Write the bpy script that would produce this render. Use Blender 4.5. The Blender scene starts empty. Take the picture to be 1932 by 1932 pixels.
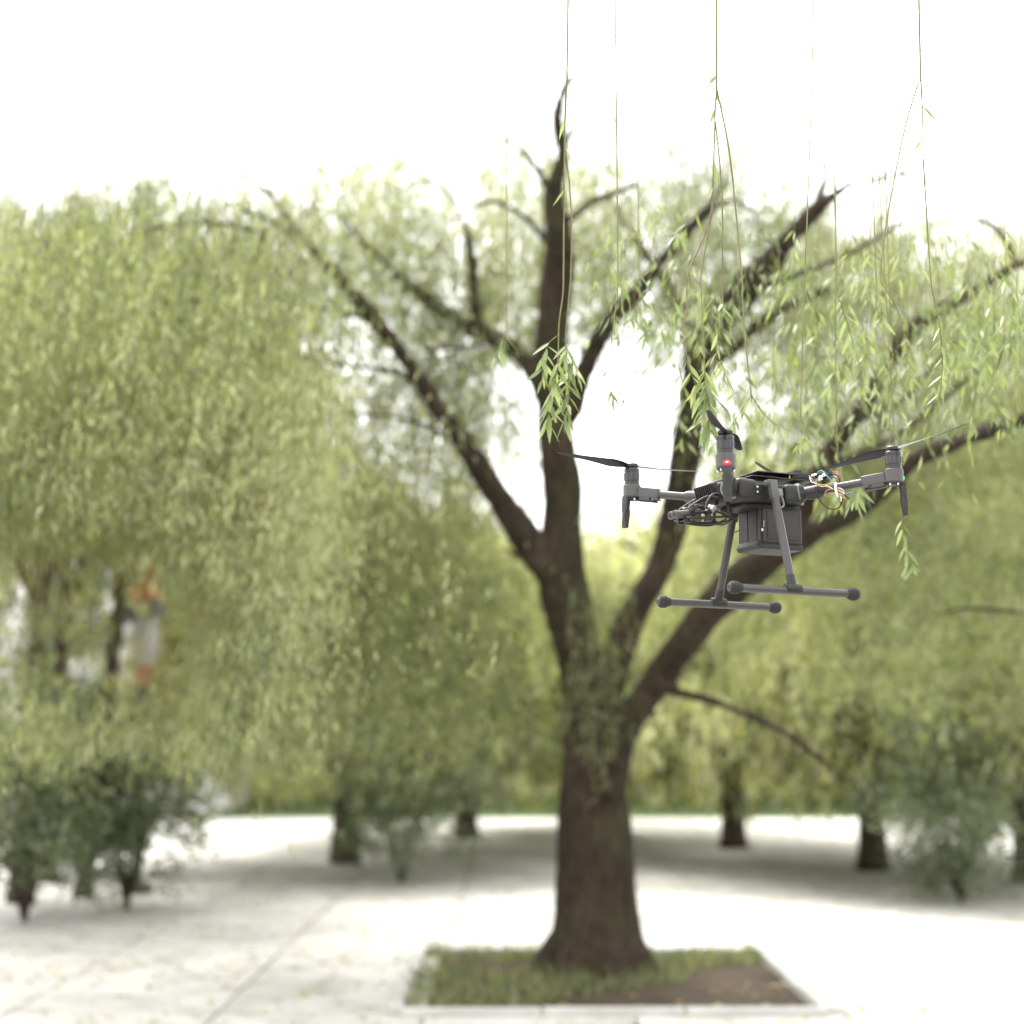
import bpy, bmesh, math, random
import numpy as np
from mathutils import Vector, Matrix, noise

random.seed(7)
rng = np.random.default_rng(11)
S = bpy.context.scene
COL = S.collection
PI = math.pi

# ------------------------------------------------------------------ camera
PITCH = math.radians(8.0)
EYE = 1.6
cam_d = bpy.data.cameras.new('camera')
cam_d.lens = 55.0
cam_d.sensor_width = 36.0
cam_d.sensor_fit = 'HORIZONTAL'
cam_d.clip_start = 0.05
cam_d.clip_end = 900.0
cam_d.dof.use_dof = True
cam_d.dof.focus_distance = 3.66
cam_d.dof.aperture_fstop = 1.6
cam = bpy.data.objects.new('camera', cam_d)
COL.objects.link(cam)
cam.location = (0, 0, EYE)
cam.rotation_euler = (PI / 2 + PITCH, 0, 0)
S.camera = cam

# ------------------------------------------------------------------ sky and sun (overcast)
SUN_EL, SUN_AZ = math.radians(60), math.radians(-25)
W = bpy.data.worlds.new("World")
S.world = W
W.use_nodes = True
wn, wl = W.node_tree.nodes, W.node_tree.links
wn.clear()
sky = wn.new('ShaderNodeTexSky')
sky.sky_type = 'NISHITA'
sky.sun_disc = False
sky.sun_elevation = SUN_EL
sky.sun_rotation = SUN_AZ
sky.air_density = 1.0
sky.dust_density = 4.0
hs = wn.new('ShaderNodeHueSaturation')
hs.inputs['Saturation'].default_value = 0.22
cl = wn.new('ShaderNodeMixRGB')
cl.inputs['Fac'].default_value = 0.55
cl.inputs['Color2'].default_value = (9.0, 9.0, 8.9, 1)      # even white cloud layer
bg = wn.new('ShaderNodeBackground')
bg.inputs['Strength'].default_value = 0.13
wo = wn.new('ShaderNodeOutputWorld')
wl.new(sky.outputs[0], hs.inputs['Color'])
wl.new(hs.outputs[0], cl.inputs['Color1'])
wl.new(cl.outputs[0], bg.inputs['Color'])
wl.new(bg.outputs[0], wo.inputs['Surface'])

sun_d = bpy.data.lights.new('sun', 'SUN')
sun_d.energy = 1.5
sun_d.angle = math.radians(25)
sun_d.color = (1.0, 0.965, 0.9)
sun = bpy.data.objects.new('sun', sun_d)
COL.objects.link(sun)
# sky rotation: azimuth measured from +Y, clockwise
sdir = Vector((math.sin(SUN_AZ) * math.cos(SUN_EL), math.cos(SUN_AZ) * math.cos(SUN_EL), math.sin(SUN_EL)))
sun.rotation_euler = sdir.to_track_quat('Z', 'Y').to_euler()

S.view_settings.view_transform = 'Standard'
S.view_settings.look = 'None'
S.view_settings.exposure = 2.1
S.view_settings.gamma = 1.0
S.view_settings.use_curve_mapping = False
S.render.engine = 'CYCLES'
S.cycles.use_denoising = True
S.cycles.max_bounces = 7
S.cycles.diffuse_bounces = 4
S.cycles.glossy_bounces = 2
S.cycles.transmission_bounces = 5
S.cycles.transparent_max_bounces = 4
S.cycles.caustics_reflective = False
S.cycles.caustics_refractive = False

# ------------------------------------------------------------------ helpers
FPX = 2952.0                                   # focal length in pixels of a 1932-pixel-wide picture
CP, SP = math.cos(PITCH), math.sin(PITCH)


def cam2world(v):
    """camera-levelled frame (x right, y along the view, z up) to world"""
    x, y, z = v
    return Vector((x, y * CP - z * SP, EYE + y * SP + z * CP))


def at(px, py, d):
    return cam2world(((px - 966) / FPX * d, d, (966 - py) / FPX * d))


def tag(o, label=None, cat=None, group=None, kind=None):
    if label: o['label'] = label
    if cat: o['category'] = cat
    if group: o['group'] = group
    if kind: o['kind'] = kind
    return o


def empty(name, loc=(0, 0, 0), label=None, cat=None, group=None):
    o = bpy.data.objects.new(name, None)
    COL.objects.link(o)
    o.location = loc
    o.empty_display_size = 0.1
    return tag(o, label, cat, group)


def link(name, me, mat=None, parent=None):
    o = bpy.data.objects.new(name, me)
    COL.objects.link(o)
    if mat is not None and len(me.materials) == 0:
        for m in (mat if isinstance(mat, (list, tuple)) else [mat]):
            me.materials.append(m)
    if parent is not None:
        o.parent = parent
    return o


def obj(name, bm, mat, parent=None, smooth=35):
    me = bpy.data.meshes.new(name)
    bmesh.ops.recalc_face_normals(bm, faces=bm.faces[:])
    bm.to_mesh(me)
    bm.free()
    if smooth:
        for p in me.polygons: p.use_smooth = True
        me.set_sharp_from_angle(angle=math.radians(smooth))
    return link(name, me, mat, parent)


def BM(): return bmesh.new()


def box(bm, size, loc=(0, 0, 0), rot=None, bev=0.0, seg=2, taper=None):
    """rounded box added to bm; rot is a Matrix or euler tuple; taper=(sx,sy) scales the bottom"""
    t = BM()
    bmesh.ops.create_cube(t, size=1.0)
    for v in t.verts:
        k = (taper if (taper and v.co.z < 0) else (1, 1))
        v.co = Vector((v.co.x * size[0] * k[0], v.co.y * size[1] * k[1], v.co.z * size[2]))
    if bev > 0:
        bmesh.ops.bevel(t, geom=t.edges[:], offset=bev, segments=seg, profile=0.6, affect='EDGES')
    M = Matrix.Translation(loc)
    if rot is not None:
        R = rot if isinstance(rot, Matrix) else Matrix.Rotation(rot[2], 3, 'Z') @ Matrix.Rotation(rot[1], 3, 'Y') @ Matrix.Rotation(rot[0], 3, 'X')
        M = M @ R.to_4x4()
    t.transform(M)
    merge(bm, t)


def merge(bm, t):
    vs = [bm.verts.new(v.co) for v in t.verts]
    t.verts.index_update()
    for f in t.faces:
        try: bm.faces.new([vs[v.index] for v in f.verts])
        except ValueError: pass
    t.free()


def frame_of(d, up=Vector((0, 0, 1))):
    d = Vector(d).normalized()
    if abs(d.dot(up)) > 0.98: up = Vector((0, 1, 0))
    x = d.cross(up).normalized()
    y = x.cross(d).normalized()
    return x, y, d


def rod(bm, a, b, r, r2=None, n=16, rings=None):
    """closed rod from a to b; rings = list of (t, radius) for a turned profile"""
    a, b = Vector(a), Vector(b)
    x, y, d = frame_of(b - a)
    prof = rings if rings else [(0, r), (1, r2 if r2 is not None else r)]
    L = (b - a)
    prev = None
    first = None
    for t, rr in prof:
        c = a + L * t
        ring = [bm.verts.new(c + (x * math.cos(2 * PI * k / n) + y * math.sin(2 * PI * k / n)) * rr) for k in range(n)]
        if prev:
            for k in range(n):
                bm.faces.new((prev[k], prev[(k + 1) % n], ring[(k + 1) % n], ring[k]))
        else: first = ring
        prev = ring
    bm.faces.new(first[::-1])
    bm.faces.new(prev)


def curve_pts(pts, per=6):
    """Catmull-Rom through pts (any dimension)"""
    P = [np.array(p, float) for p in pts]
    if len(P) < 3: per = max(per, 2)
    Q = [2 * P[0] - P[1]] + P + [2 * P[-1] - P[-2]]
    out = []
    for i in range(1, len(Q) - 2):
        for k in range(per):
            t = k / per
            a, b, c, d = Q[i - 1], Q[i], Q[i + 1], Q[i + 2]
            out.append(0.5 * ((2 * b) + (-a + c) * t + (2 * a - 5 * b + 4 * c - d) * t * t + (-a + 3 * b - 3 * c + d) * t ** 3))
    out.append(P[-1])
    return out


def tube(bm, pts, n=8, per=6, cap=True):
    """tube along a smoothed path; each point is (x, y, z, r)"""
    C = curve_pts(pts, per)
    prev = None
    up = Vector((0.13, 0.31, 0.94))
    x = None
    for i, c in enumerate(C):
        p = Vector(c[:3])
        q = C[min(i + 1, len(C) - 1)][:3] - C[max(i - 1, 0)][:3]
        d = Vector(q)
        if d.length < 1e-9: d = Vector((0, 0, 1))
        d.normalize()
        if x is None:
            x, y, _ = frame_of(d)
        else:
            x = (x - d * x.dot(d)).normalized()
            y = d.cross(x)
        r = max(c[3], 1e-4)
        ring = [bm.verts.new(p + (x * math.cos(2 * PI * k / n) + y * math.sin(2 * PI * k / n)) * r) for k in range(n)]
        if prev:
            for k in range(n):
                bm.faces.new((prev[k], prev[(k + 1) % n], ring[(k + 1) % n], ring[k]))
        elif cap: bm.faces.new(ring[::-1])
        prev = ring
    if cap: bm.faces.new(prev)


# ------------------------------------------------------------------ materials
def new_mat(name):
    m = bpy.data.materials.new(name)
    m.use_nodes = True
    nt = m.node_tree
    b = nt.nodes['Principled BSDF']
    return m, nt, b


def ramp(nt, fac, stops):
    r = nt.nodes.new('ShaderNodeValToRGB')
    while len(r.color_ramp.elements) < len(stops): r.color_ramp.elements.new(0.5)
    for e, (p, c) in zip(r.color_ramp.elements, stops):
        e.position = p
        e.color = (*c, 1)
    nt.links.new(fac, r.inputs['Fac'])
    return r


def tex_noise(nt, scale, detail=4, vec=None, rough=0.55):
    n = nt.nodes.new('ShaderNodeTexNoise')
    n.inputs['Scale'].default_value = scale
    n.inputs['Detail'].default_value = detail
    n.inputs['Roughness'].default_value = rough
    if vec is not None: nt.links.new(vec, n.inputs['Vector'])
    return n


def obj_vec(nt, scale=(1, 1, 1)):
    tc = nt.nodes.new('ShaderNodeTexCoord')
    mp = nt.nodes.new('ShaderNodeMapping')
    mp.inputs['Scale'].default_value = scale
    nt.links.new(tc.outputs['Object'], mp.inputs['Vector'])
    return mp.outputs['Vector']


def plastic(name, col, rough=0.5, spec=0.4, var=0.25, bump=0.05, scale=90, metal=0.0):
    m, nt, b = new_mat(name)
    v = obj_vec(nt)
    n = tex_noise(nt, scale, 5, v)
    n2 = tex_noise(nt, scale * 0.12, 3, v)
    lo = tuple(c * (1 - var) for c in col)
    hi = tuple(min(1, c * (1 + var)) for c in col)
    r = ramp(nt, n2.outputs[0], [(0.3, lo), (0.7, hi)])
    nt.links.new(r.outputs[0], b.inputs['Base Color'])
    b.inputs['Metallic'].default_value = metal
    b.inputs['Specular IOR Level'].default_value = spec
    rr = nt.nodes.new('ShaderNodeMapRange')
    rr.inputs['To Min'].default_value = max(0.05, rough - 0.1)
    rr.inputs['To Max'].default_value = min(1, rough + 0.12)
    nt.links.new(n2.outputs[0], rr.inputs['Value'])
    nt.links.new(rr.outputs[0], b.inputs['Roughness'])
    bp = nt.nodes.new('ShaderNodeBump')
    bp.inputs['Strength'].default_value = bump
    bp.inputs['Distance'].default_value = 0.001
    nt.links.new(n.outputs[0], bp.inputs['Height'])
    nt.links.new(bp.outputs[0], b.inputs['Normal'])
    return m


def glow(name, col, strength):
    m, nt, b = new_mat(name)
    b.inputs['Base Color'].default_value = (*col, 1)
    b.inputs['Emission Color'].default_value = (*col, 1)
    b.inputs['Emission Strength'].default_value = strength
    return m


def leaf_mat(name, dark, mid, light, trans=0.45, rough=0.42):
    """willow leaf: colour from a per-leaf tint, part of the light comes through the blade"""
    m = bpy.data.materials.new(name)
    m.use_nodes = True
    nt = m.node_tree
    nt.nodes.clear()
    out = nt.nodes.new('ShaderNodeOutputMaterial')
    at_ = nt.nodes.new('ShaderNodeAttribute')
    at_.attribute_name = 'tint'
    half = tuple((p + q) / 2 for p, q in zip(dark, mid))
    r = ramp(nt, at_.outputs['Fac'], [(0.0, tuple(c * .75 for c in dark)), (0.28, half), (0.5, mid), (0.66, (mid[0] * 1.5, mid[1] * 1.3, mid[2] * .85)),
                                      (0.82, light), (1.0, (light[0] * 1.15, light[1] * 1.12, light[2] * 1.3))])
    pb = nt.nodes.new('ShaderNodeBsdfPrincipled')
    ge = nt.nodes.new('ShaderNodeNewGeometry')
    bk = nt.nodes.new('ShaderNodeMixRGB')                # willow leaves are paler and greyer underneath
    bm_ = nt.nodes.new('ShaderNodeMath'); bm_.operation = 'MULTIPLY'; bm_.inputs[1].default_value = 0.6
    nt.links.new(ge.outputs['Backfacing'], bm_.inputs[0])
    nt.links.new(bm_.outputs[0], bk.inputs['Fac'])
    nt.links.new(r.outputs[0], bk.inputs['Color1'])
    bk.inputs['Color2'].default_value = (*[min(.42, c * 1.25 + .05) for c in light], 1)
    nt.links.new(bk.outputs[0], pb.inputs['Base Color'])
    pb.inputs['Roughness'].default_value = rough
    pb.inputs['Specular IOR Level'].default_value = 0.5
    tl = nt.nodes.new('ShaderNodeBsdfTranslucent')
    g = nt.nodes.new('ShaderNodeMixRGB')
    g.blend_type = 'MULTIPLY'
    g.inputs['Fac'].default_value = 1
    g.inputs['Color2'].default_value = (1.36, 1.42, 1.0, 1)
    nt.links.new(r.outputs[0], g.inputs['Color1'])
    nt.links.new(g.outputs[0], tl.inputs['Color'])
    mx = nt.nodes.new('ShaderNodeMixShader')
    mx.inputs['Fac'].default_value = trans
    nt.links.new(pb.outputs[0], mx.inputs[1])
    nt.links.new(tl.outputs[0], mx.inputs[2])
    nt.links.new(mx.outputs[0], out.inputs['Surface'])
    return m


def bark_mat(name, dark, light, bump=0.6, moss=0.0):
    m, nt, b = new_mat(name)
    v = obj_vec(nt, (1, 1, 0.28))
    n1 = tex_noise(nt, 26, 7, v, 0.65)
    n2 = tex_noise(nt, 3.2, 4, obj_vec(nt, (1, 1, 0.5)))
    vo = nt.nodes.new('ShaderNodeTexVoronoi')
    vo.feature = 'DISTANCE_TO_EDGE'
    vo.inputs['Scale'].default_value = 22
    ad = nt.nodes.new('ShaderNodeMixRGB')
    ad.blend_type = 'ADD'
    ad.inputs['Fac'].default_value = 0.12
    nt.links.new(v, ad.inputs['Color1'])
    nt.links.new(n1.outputs['Color'], ad.inputs['Color2'])
    nt.links.new(ad.outputs[0], vo.inputs['Vector'])
    r1 = ramp(nt, n1.outputs[0], [(0.3, dark), (0.72, light)])
    r2 = ramp(nt, n2.outputs[0], [(0.35, (0.62, 0.6, 0.58)), (0.7, (1.25, 1.18, 1.05))])
    mu = nt.nodes.new('ShaderNodeMixRGB')
    mu.blend_type = 'MULTIPLY'
    mu.inputs['Fac'].default_value = 1
    nt.links.new(r1.outputs[0], mu.inputs['Color1'])
    nt.links.new(r2.outputs[0], mu.inputs['Color2'])
    last = mu.outputs[0]
    if moss:
        n3 = tex_noise(nt, 1.7, 5, obj_vec(nt))
        r3 = ramp(nt, n3.outputs[0], [(0.48, (0, 0, 0)), (0.62, (moss, moss, moss))])
        mm = nt.nodes.new('ShaderNodeMixRGB')
        mm.inputs['Color2'].default_value = (0.07, 0.085, 0.03, 1)
        nt.links.new(r3.outputs[0], mm.inputs['Fac'])
        nt.links.new(last, mm.inputs['Color1'])
        last = mm.outputs[0]
    nt.links.new(last, b.inputs['Base Color'])
    b.inputs['Roughness'].default_value = 0.9
    b.inputs['Specular IOR Level'].default_value = 0.2
    s = nt.nodes.new('ShaderNodeMath')
    s.operation = 'MULTIPLY_ADD'
    s.inputs[1].default_value = 1.6
    nt.links.new(vo.outputs['Distance'], s.inputs[0])
    nt.links.new(n1.outputs[0], s.inputs[2])
    bp = nt.nodes.new('ShaderNodeBump')
    bp.inputs['Strength'].default_value = bump
    bp.inputs['Distance'].default_value = 0.02
    nt.links.new(s.outputs[0], bp.inputs['Height'])
    nt.links.new(bp.outputs[0], b.inputs['Normal'])
    return m


M_BARK = bark_mat('willow_bark', (0.018, 0.0135, 0.0095), (0.080, 0.060, 0.042), 0.9, 0.28)
M_BARK2 = bark_mat('far_bark', (0.035, 0.026, 0.022), (0.10, 0.075, 0.06), 0.5, 0.3)
M_TWIG = plastic('willow_twig', (0.15, 0.14, 0.055), 0.55, 0.3, 0.3, 0.3, 60)
M_TWIG_RED = plastic('willow_twig_reddish', (0.15, 0.10, 0.07), 0.55, 0.3, 0.3, 0.3, 60)
M_LEAF_NEAR = leaf_mat('leaf_near', (0.07, 0.10, 0.030), (0.135, 0.175, 0.065), (0.22, 0.26, 0.125), 0.42)
M_LEAF = leaf_mat('leaf_mid', (0.036, 0.056, 0.020), (0.142, 0.168, 0.066), (0.29, 0.305, 0.165), 0.55)
M_LEAF_FAR = leaf_mat('leaf_far', (0.085, 0.115, 0.042), (0.245, 0.268, 0.112), (0.45, 0.455, 0.27), 0.55, 0.5)  # paler than the mid leaves: distance haze is put into the leaf colour
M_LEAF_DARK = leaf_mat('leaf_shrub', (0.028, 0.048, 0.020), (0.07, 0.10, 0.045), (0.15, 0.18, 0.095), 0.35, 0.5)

M_BODY = plastic('dark_grey_plastic', (0.0105, 0.0098, 0.0096), 0.52, 0.4, 0.18, 0.06, 220)
M_BODY2 = plastic('mid_grey_plastic', (0.0195, 0.018, 0.018), 0.5, 0.4, 0.15, 0.05, 220)
M_BLACK = plastic('black_plastic', (0.006, 0.006, 0.0065), 0.5, 0.45, 0.2, 0.05, 200)
M_TUBE = plastic('grey_carbon_tube', (0.038, 0.034, 0.033), 0.42, 0.5, 0.15, 0.05, 300)
M_MOUNT = plastic('warm_grey_mount', (0.066, 0.062, 0.062), 0.5, 0.4, 0.12, 0.05, 220)
M_METAL = plastic('silver_metal', (0.55, 0.54, 0.53), 0.32, 0.5, 0.1, 0.02, 200, 0.9)
M_BELL = plastic('motor_bell_black', (0.010, 0.010, 0.011), 0.32, 0.5, 0.2, 0.03, 200, 0.0)
M_RUBBER = plastic('black_rubber', (0.022, 0.021, 0.021), 0.75, 0.3, 0.2, 0.15, 150)
M_RING = plastic('pale_ring', (0.13, 0.135, 0.125), 0.4, 0.4, 0.1, 0.02, 200)
M_WHITE = plastic('white_plastic', (0.7, 0.7, 0.69), 0.45, 0.4, 0.05, 0.02, 200)
M_TEAL = plastic('teal_wire', (0.10, 0.27, 0.27), 0.4, 0.4, 0.05, 0.0, 200)
M_RED = plastic('red_wire', (0.32, 0.04, 0.03), 0.4, 0.4, 0.05, 0.0, 200)
M_ORANGE = plastic('orange_wire', (0.36, 0.19, 0.07), 0.4, 0.4, 0.05, 0.0, 200)
M_GOLD = plastic('brass', (0.6, 0.38, 0.10), 0.3, 0.5, 0.1, 0.0, 200, 0.9)
M_LED_OFF = plastic('led_lens', (0.55, 0.56, 0.56), 0.3, 0.5, 0.05, 0.0, 200)
M_LED_RED = glow('red_led', (0.85, 0.02, 0.035), 0.32)
M_LED_RED_CORE = glow('red_led_core', (1.0, 0.30, 0.22), 1.0)
M_LED_GREEN = glow('green_led', (0.08, 0.7, 0.25), 0.2)


def blade_mat():
    """near-black propeller plastic with a violet lens fringe painted into its colour"""
    m, nt, b = new_mat('propeller_plastic')
    v = obj_vec(nt)
    n = tex_noise(nt, 40, 3, v)
    r = ramp(nt, n.outputs[0], [(0.3, (0.007, 0.004, 0.013)), (0.7, (0.012, 0.006, 0.022))])  # violet stands in for colour fringing; the plastic itself is black
    nt.links.new(r.outputs[0], b.inputs['Base Color'])
    b.inputs['Roughness'].default_value = 0.5
    b.inputs['Specular IOR Level'].default_value = 0.2
    b.inputs['Coat Weight'].default_value = 0.0
    b.inputs['Coat Roughness'].default_value = 0.2
    return m


M_BLADE = blade_mat()

# ------------------------------------------------------------------ foliage generators


def norm(a): return a / np.maximum(np.linalg.norm(a, axis=1, keepdims=True), 1e-9)


def leaves_object(name, base, d, L, Wd, tint, mat, parent=None, extra=None):
    """every leaf is two triangles folded along its midrib; extra = (verts, tris) of stems in material slot 2"""
    n = len(base)
    rnd = norm(rng.normal(size=(n, 3)))
    side = norm(np.cross(d, rnd))
    nrm = np.cross(side, d)
    L = L[:, None]; Wd = Wd[:, None]
    v = np.empty((n, 4, 3))
    v[:, 0] = base
    v[:, 1] = base + d * L * 0.42 + side * Wd * 0.5 + nrm * Wd * 0.22
    v[:, 2] = base + d * L + nrm * L * rng.uniform(-0.12, 0.12, (n, 1)) - np.array([[0, 0, 1]]) * L * 0.06
    v[:, 3] = base + d * L * 0.42 - side * Wd * 0.5 + nrm * Wd * 0.22
    v = v.reshape(-1, 3)
    idx = np.arange(n)[:, None] * 4
    tri = np.concatenate([idx + np.array([[0, 1, 2]]), idx + np.array([[0, 2, 3]])], 1).reshape(-1, 3)
    tv = np.repeat(tint, 4)
    mi = np.zeros(len(tri), int)
    if extra is not None and len(extra[0]):
        tri = np.concatenate([tri, extra[1] + len(v)])
        v = np.concatenate([v, extra[0]])
        tv = np.concatenate([tv, np.full(len(extra[0]), 0.5)])
        mi = np.concatenate([mi, np.ones(len(extra[1]), int)])
    me = bpy.data.meshes.new(name)
    me.vertices.add(len(v))
    me.vertices.foreach_set('co', v.astype(np.float32).ravel())
    me.loops.add(len(tri) * 3)
    me.loops.foreach_set('vertex_index', tri.astype(np.int32).ravel())
    me.polygons.add(len(tri))
    me.polygons.foreach_set('loop_start', np.arange(0, len(tri) * 3, 3, dtype=np.int32))
    me.polygons.foreach_set('material_index', mi.astype(np.int32))
    a = me.attributes.new('tint', 'FLOAT', 'POINT')
    a.data.foreach_set('value', np.clip(tv, 0, 1).astype(np.float32))
    me.update(calc_edges=True)
    me.materials.append(mat)
    me.materials.append(M_TWIG)
    o = bpy.data.objects.new(name, me)
    COL.objects.link(o)
    if parent: o.parent = parent
    return o


def strand_paths(top, length, drift, k=9):
    """(n,k,3) points of hanging strands"""
    n = len(top)
    t = np.linspace(0, 1, k)[None, :, None]
    ph = rng.uniform(0, 6.28, (n, 1, 2))
    amp = rng.uniform(0.01, 0.05, (n, 1, 1)) * length[:, None, None]
    out = np.repeat(top[:, None, :], k, 1).astype(float)
    out[:, :, 2:3] -= t * length[:, None, None]
    out[:, :, 0:2] += drift[:, None, :] * t ** 1.4 + amp * np.sin(t * 4.5 + ph) * t
    return out


def strand_stems(P, r):
    """three-sided stems"""
    n, k, _ = P.shape
    V = np.empty((n, k, 3, 3))
    for j in range(3):
        a = 2 * PI * j / 3
        off = np.array([math.cos(a), math.sin(a), 0])
        rr = (r[:, None, None] * np.linspace(1, 0.35, k)[None, :, None])
        V[:, :, j] = P + off * rr
    V = V.reshape(-1, 3)
    T = []
    ids = (np.arange(n)[:, None] * k + np.arange(k - 1)[None]).ravel() * 3
    for j in range(3):
        a, b = ids + j, ids + (j + 1) % 3
        T.append(np.stack([a, b, b + 3], 1)); T.append(np.stack([a, b + 3, a + 3], 1))
    return V, np.concatenate(T)


def sample_path(P, s, t):
    """points at parameter t (0..1) on strand s"""
    k = P.shape[1] - 1
    u = np.clip(t, 0, 0.9999) * k
    i = u.astype(int)
    f = (u - i)[:, None]
    return P[s, i] * (1 - f) + P[s, i + 1] * f


def lownoise(p, sc, seed=0):
    """cheap smooth noise in -1..1"""
    r = np.random.default_rng(seed)
    out = np.zeros(len(p))
    for j in range(7):
        k = r.normal(size=3) * sc
        out += np.sin(p @ k + r.uniform(0, 6.28))
    return out / 3.2


def to_px(p):
    """world points to picture pixels, used to look up how dense the crown is in the photograph"""
    x = p[:, 0]; y0 = p[:, 1]; z0 = p[:, 2] - EYE
    y = y0 * CP + z0 * SP
    z = -y0 * SP + z0 * CP
    return 966 + FPX * x / y, 966 - FPX * z / y, y

# ------------------------------------------------------------------ ground
gm, gnt, gb = new_mat('pale_concrete')
gv = obj_vec(gnt)
g1 = tex_noise(gnt, 0.6, 6, gv); g2 = tex_noise(gnt, 45, 6, gv)
gr = ramp(gnt, g1.outputs[0], [(0.3, (0.40, 0.39, 0.37)), (0.7, (0.50, 0.49, 0.47))])
gr2 = ramp(gnt, g2.outputs[0], [(0.3, (0.85, 0.85, 0.85)), (0.7, (1.08, 1.08, 1.08))])
gmu = gnt.nodes.new('ShaderNodeMixRGB'); gmu.blend_type = 'MULTIPLY'; gmu.inputs['Fac'].default_value = 1
gnt.links.new(gr.outputs[0], gmu.inputs['Color1']); gnt.links.new(gr2.outputs[0], gmu.inputs['Color2'])
gnt.links.new(gmu.outputs[0], gb.inputs['Base Color'])
gb.inputs['Roughness'].default_value = 0.85
gbp = gnt.nodes.new('ShaderNodeBump'); gbp.inputs['Strength'].default_value = 0.4; gbp.inputs['Distance'].default_value = 0.004
gnt.links.new(g2.outputs[0], gbp.inputs['Height']); gnt.links.new(gbp.outputs[0], gb.inputs['Normal'])
M_SOIL = plastic('soil', (0.055, 0.042, 0.03), 0.95, 0.1, 0.4, 1.0, 20)
M_KERB = plastic('kerb_stone', (0.36, 0.35, 0.33), 0.85, 0.2, 0.15, 0.5, 40)
M_GRASS_BASE = plastic('turf', (0.05, 0.07, 0.025), 0.95, 0.1, 0.4, 1.0, 12)

# each slab gets its own tone
oi = gnt.nodes.new('ShaderNodeObjectInfo')
orr = ramp(gnt, oi.outputs['Random'], [(0, (.86, .86, .85)), (.5, (1, 1, .99)), (1, (1.1, 1.09, 1.07))])
gm2 = gnt.nodes.new('ShaderNodeMixRGB'); gm2.blend_type = 'MULTIPLY'; gm2.inputs['Fac'].default_value = 1
gnt.links.new(gmu.outputs[0], gm2.inputs['Color1']); gnt.links.new(orr.outputs[0], gm2.inputs['Color2'])
g3 = tex_noise(gnt, 2.3, 7, gv, .7)
g3r = ramp(gnt, g3.outputs[0], [(.36, (.72, .70, .66)), (.55, (1, 1, 1))])
gm3 = gnt.nodes.new('ShaderNodeMixRGB'); gm3.blend_type = 'MULTIPLY'; gm3.inputs['Fac'].default_value = 1
gnt.links.new(gm2.outputs[0], gm3.inputs['Color1']); gnt.links.new(g3r.outputs[0], gm3.inputs['Color2'])
gnt.links.new(gm3.outputs[0], gb.inputs['Base Color'])
M_JOINT = plastic('joint_sand', (0.16, 0.145, 0.12), 0.95, 0.1, 0.3, 0.8, 60)


def sheet(name, x0, y0, x1, y1, z, mat):
    bm = BM()
    bm.faces.new([bm.verts.new((p[0], p[1], z)) for p in ((x0, y0), (x1, y0), (x1, y1), (x0, y1))])
    return tag(obj(name, bm, mat, smooth=0), kind='structure')


plaza = sheet('plaza', -40, -5, 40, 30, -.016, M_JOINT)
sheet('ground', -420, -420, 420, 420, -.030, M_GRASS_BASE)
SL = 1.2
slab_me = []
for k in range(3):
    bm = BM()
    box(bm, (SL - .012 - .002 * k, SL - .012, .05), (0, 0, -.025), bev=.006, seg=1)
    me = bpy.data.meshes.new('paving_slab'); bmesh.ops.recalc_face_normals(bm, faces=bm.faces[:]); bm.to_mesh(me); bm.free(); me.materials.append(gm)
    slab_me.append(me)
PIT = (0.576, 10.45)
far_bm = BM()
for iy in range(2, 25):
    for ix in range(-20, 21):
        x, y = ix * SL + .1, iy * SL + .35
        if abs(x) > .36 * y + 2.2: continue
        if abs(x - PIT[0]) < 1.25 and abs(y - PIT[1]) < 1.25: continue
        z = random.uniform(-.004, .002)
        if y < 19.0 and abs(x) < .34 * y + .7:
            o = bpy.data.objects.new('paving_slab', random.choice(slab_me))
            COL.objects.link(o); o.parent = plaza; o.location = (x, y, z)
            o.rotation_euler = (random.uniform(-.002, .002), random.uniform(-.002, .002), random.choice((0, PI / 2, PI)) + random.uniform(-.003, .003))
        else:
            box(far_bm, (SL - .012, SL - .012, .05), (x, y, -.025 + z), bev=.006, seg=1)
tag(obj('paving_slab', far_bm, gm, plaza, smooth=0), kind='stuff')
# stone kerb and soil bed round the big trunk
for k in range(4):
    for q in (-1, 0, 1):
        bm = BM(); box(bm, (.80, .09, .14), (0, 0, 0), bev=.012, seg=2)
        o = obj('kerb_stone', bm, M_KERB, plaza)
        a = k * PI / 2
        o.rotation_euler = (0, 0, a + random.uniform(-.008, .008))
        o.location = (PIT[0] + math.cos(a) * q * .81 - math.sin(a) * 1.24, PIT[1] + math.sin(a) * q * .81 + math.cos(a) * 1.24, -.022 + random.uniform(-.004, .004))
bm = BM()
N = 40
vs = [[bm.verts.new((PIT[0] + (a / N - .5) * 2.44, PIT[1] + (b / N - .5) * 2.44, .0)) for a in range(N + 1)] for b in range(N + 1)]
for b in range(N + 1):
    for a in range(N + 1):
        v = vs[b][a]
        dd = max(abs(v.co.x - PIT[0]), abs(v.co.y - PIT[1]))
        v.co.z = -.012 + .05 * max(0, 1 - dd / 1.2) + .018 * noise.noise(Vector((v.co.x * 5, v.co.y * 5, 0))) + .01 * noise.noise(Vector((v.co.x * 17, v.co.y * 17, 3)))
for b in range(N):
    for a in range(N): bm.faces.new((vs[b][a], vs[b][a + 1], vs[b + 1][a + 1], vs[b + 1][a]))
tag(obj('soil_bed', bm, M_SOIL), kind='structure')

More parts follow.
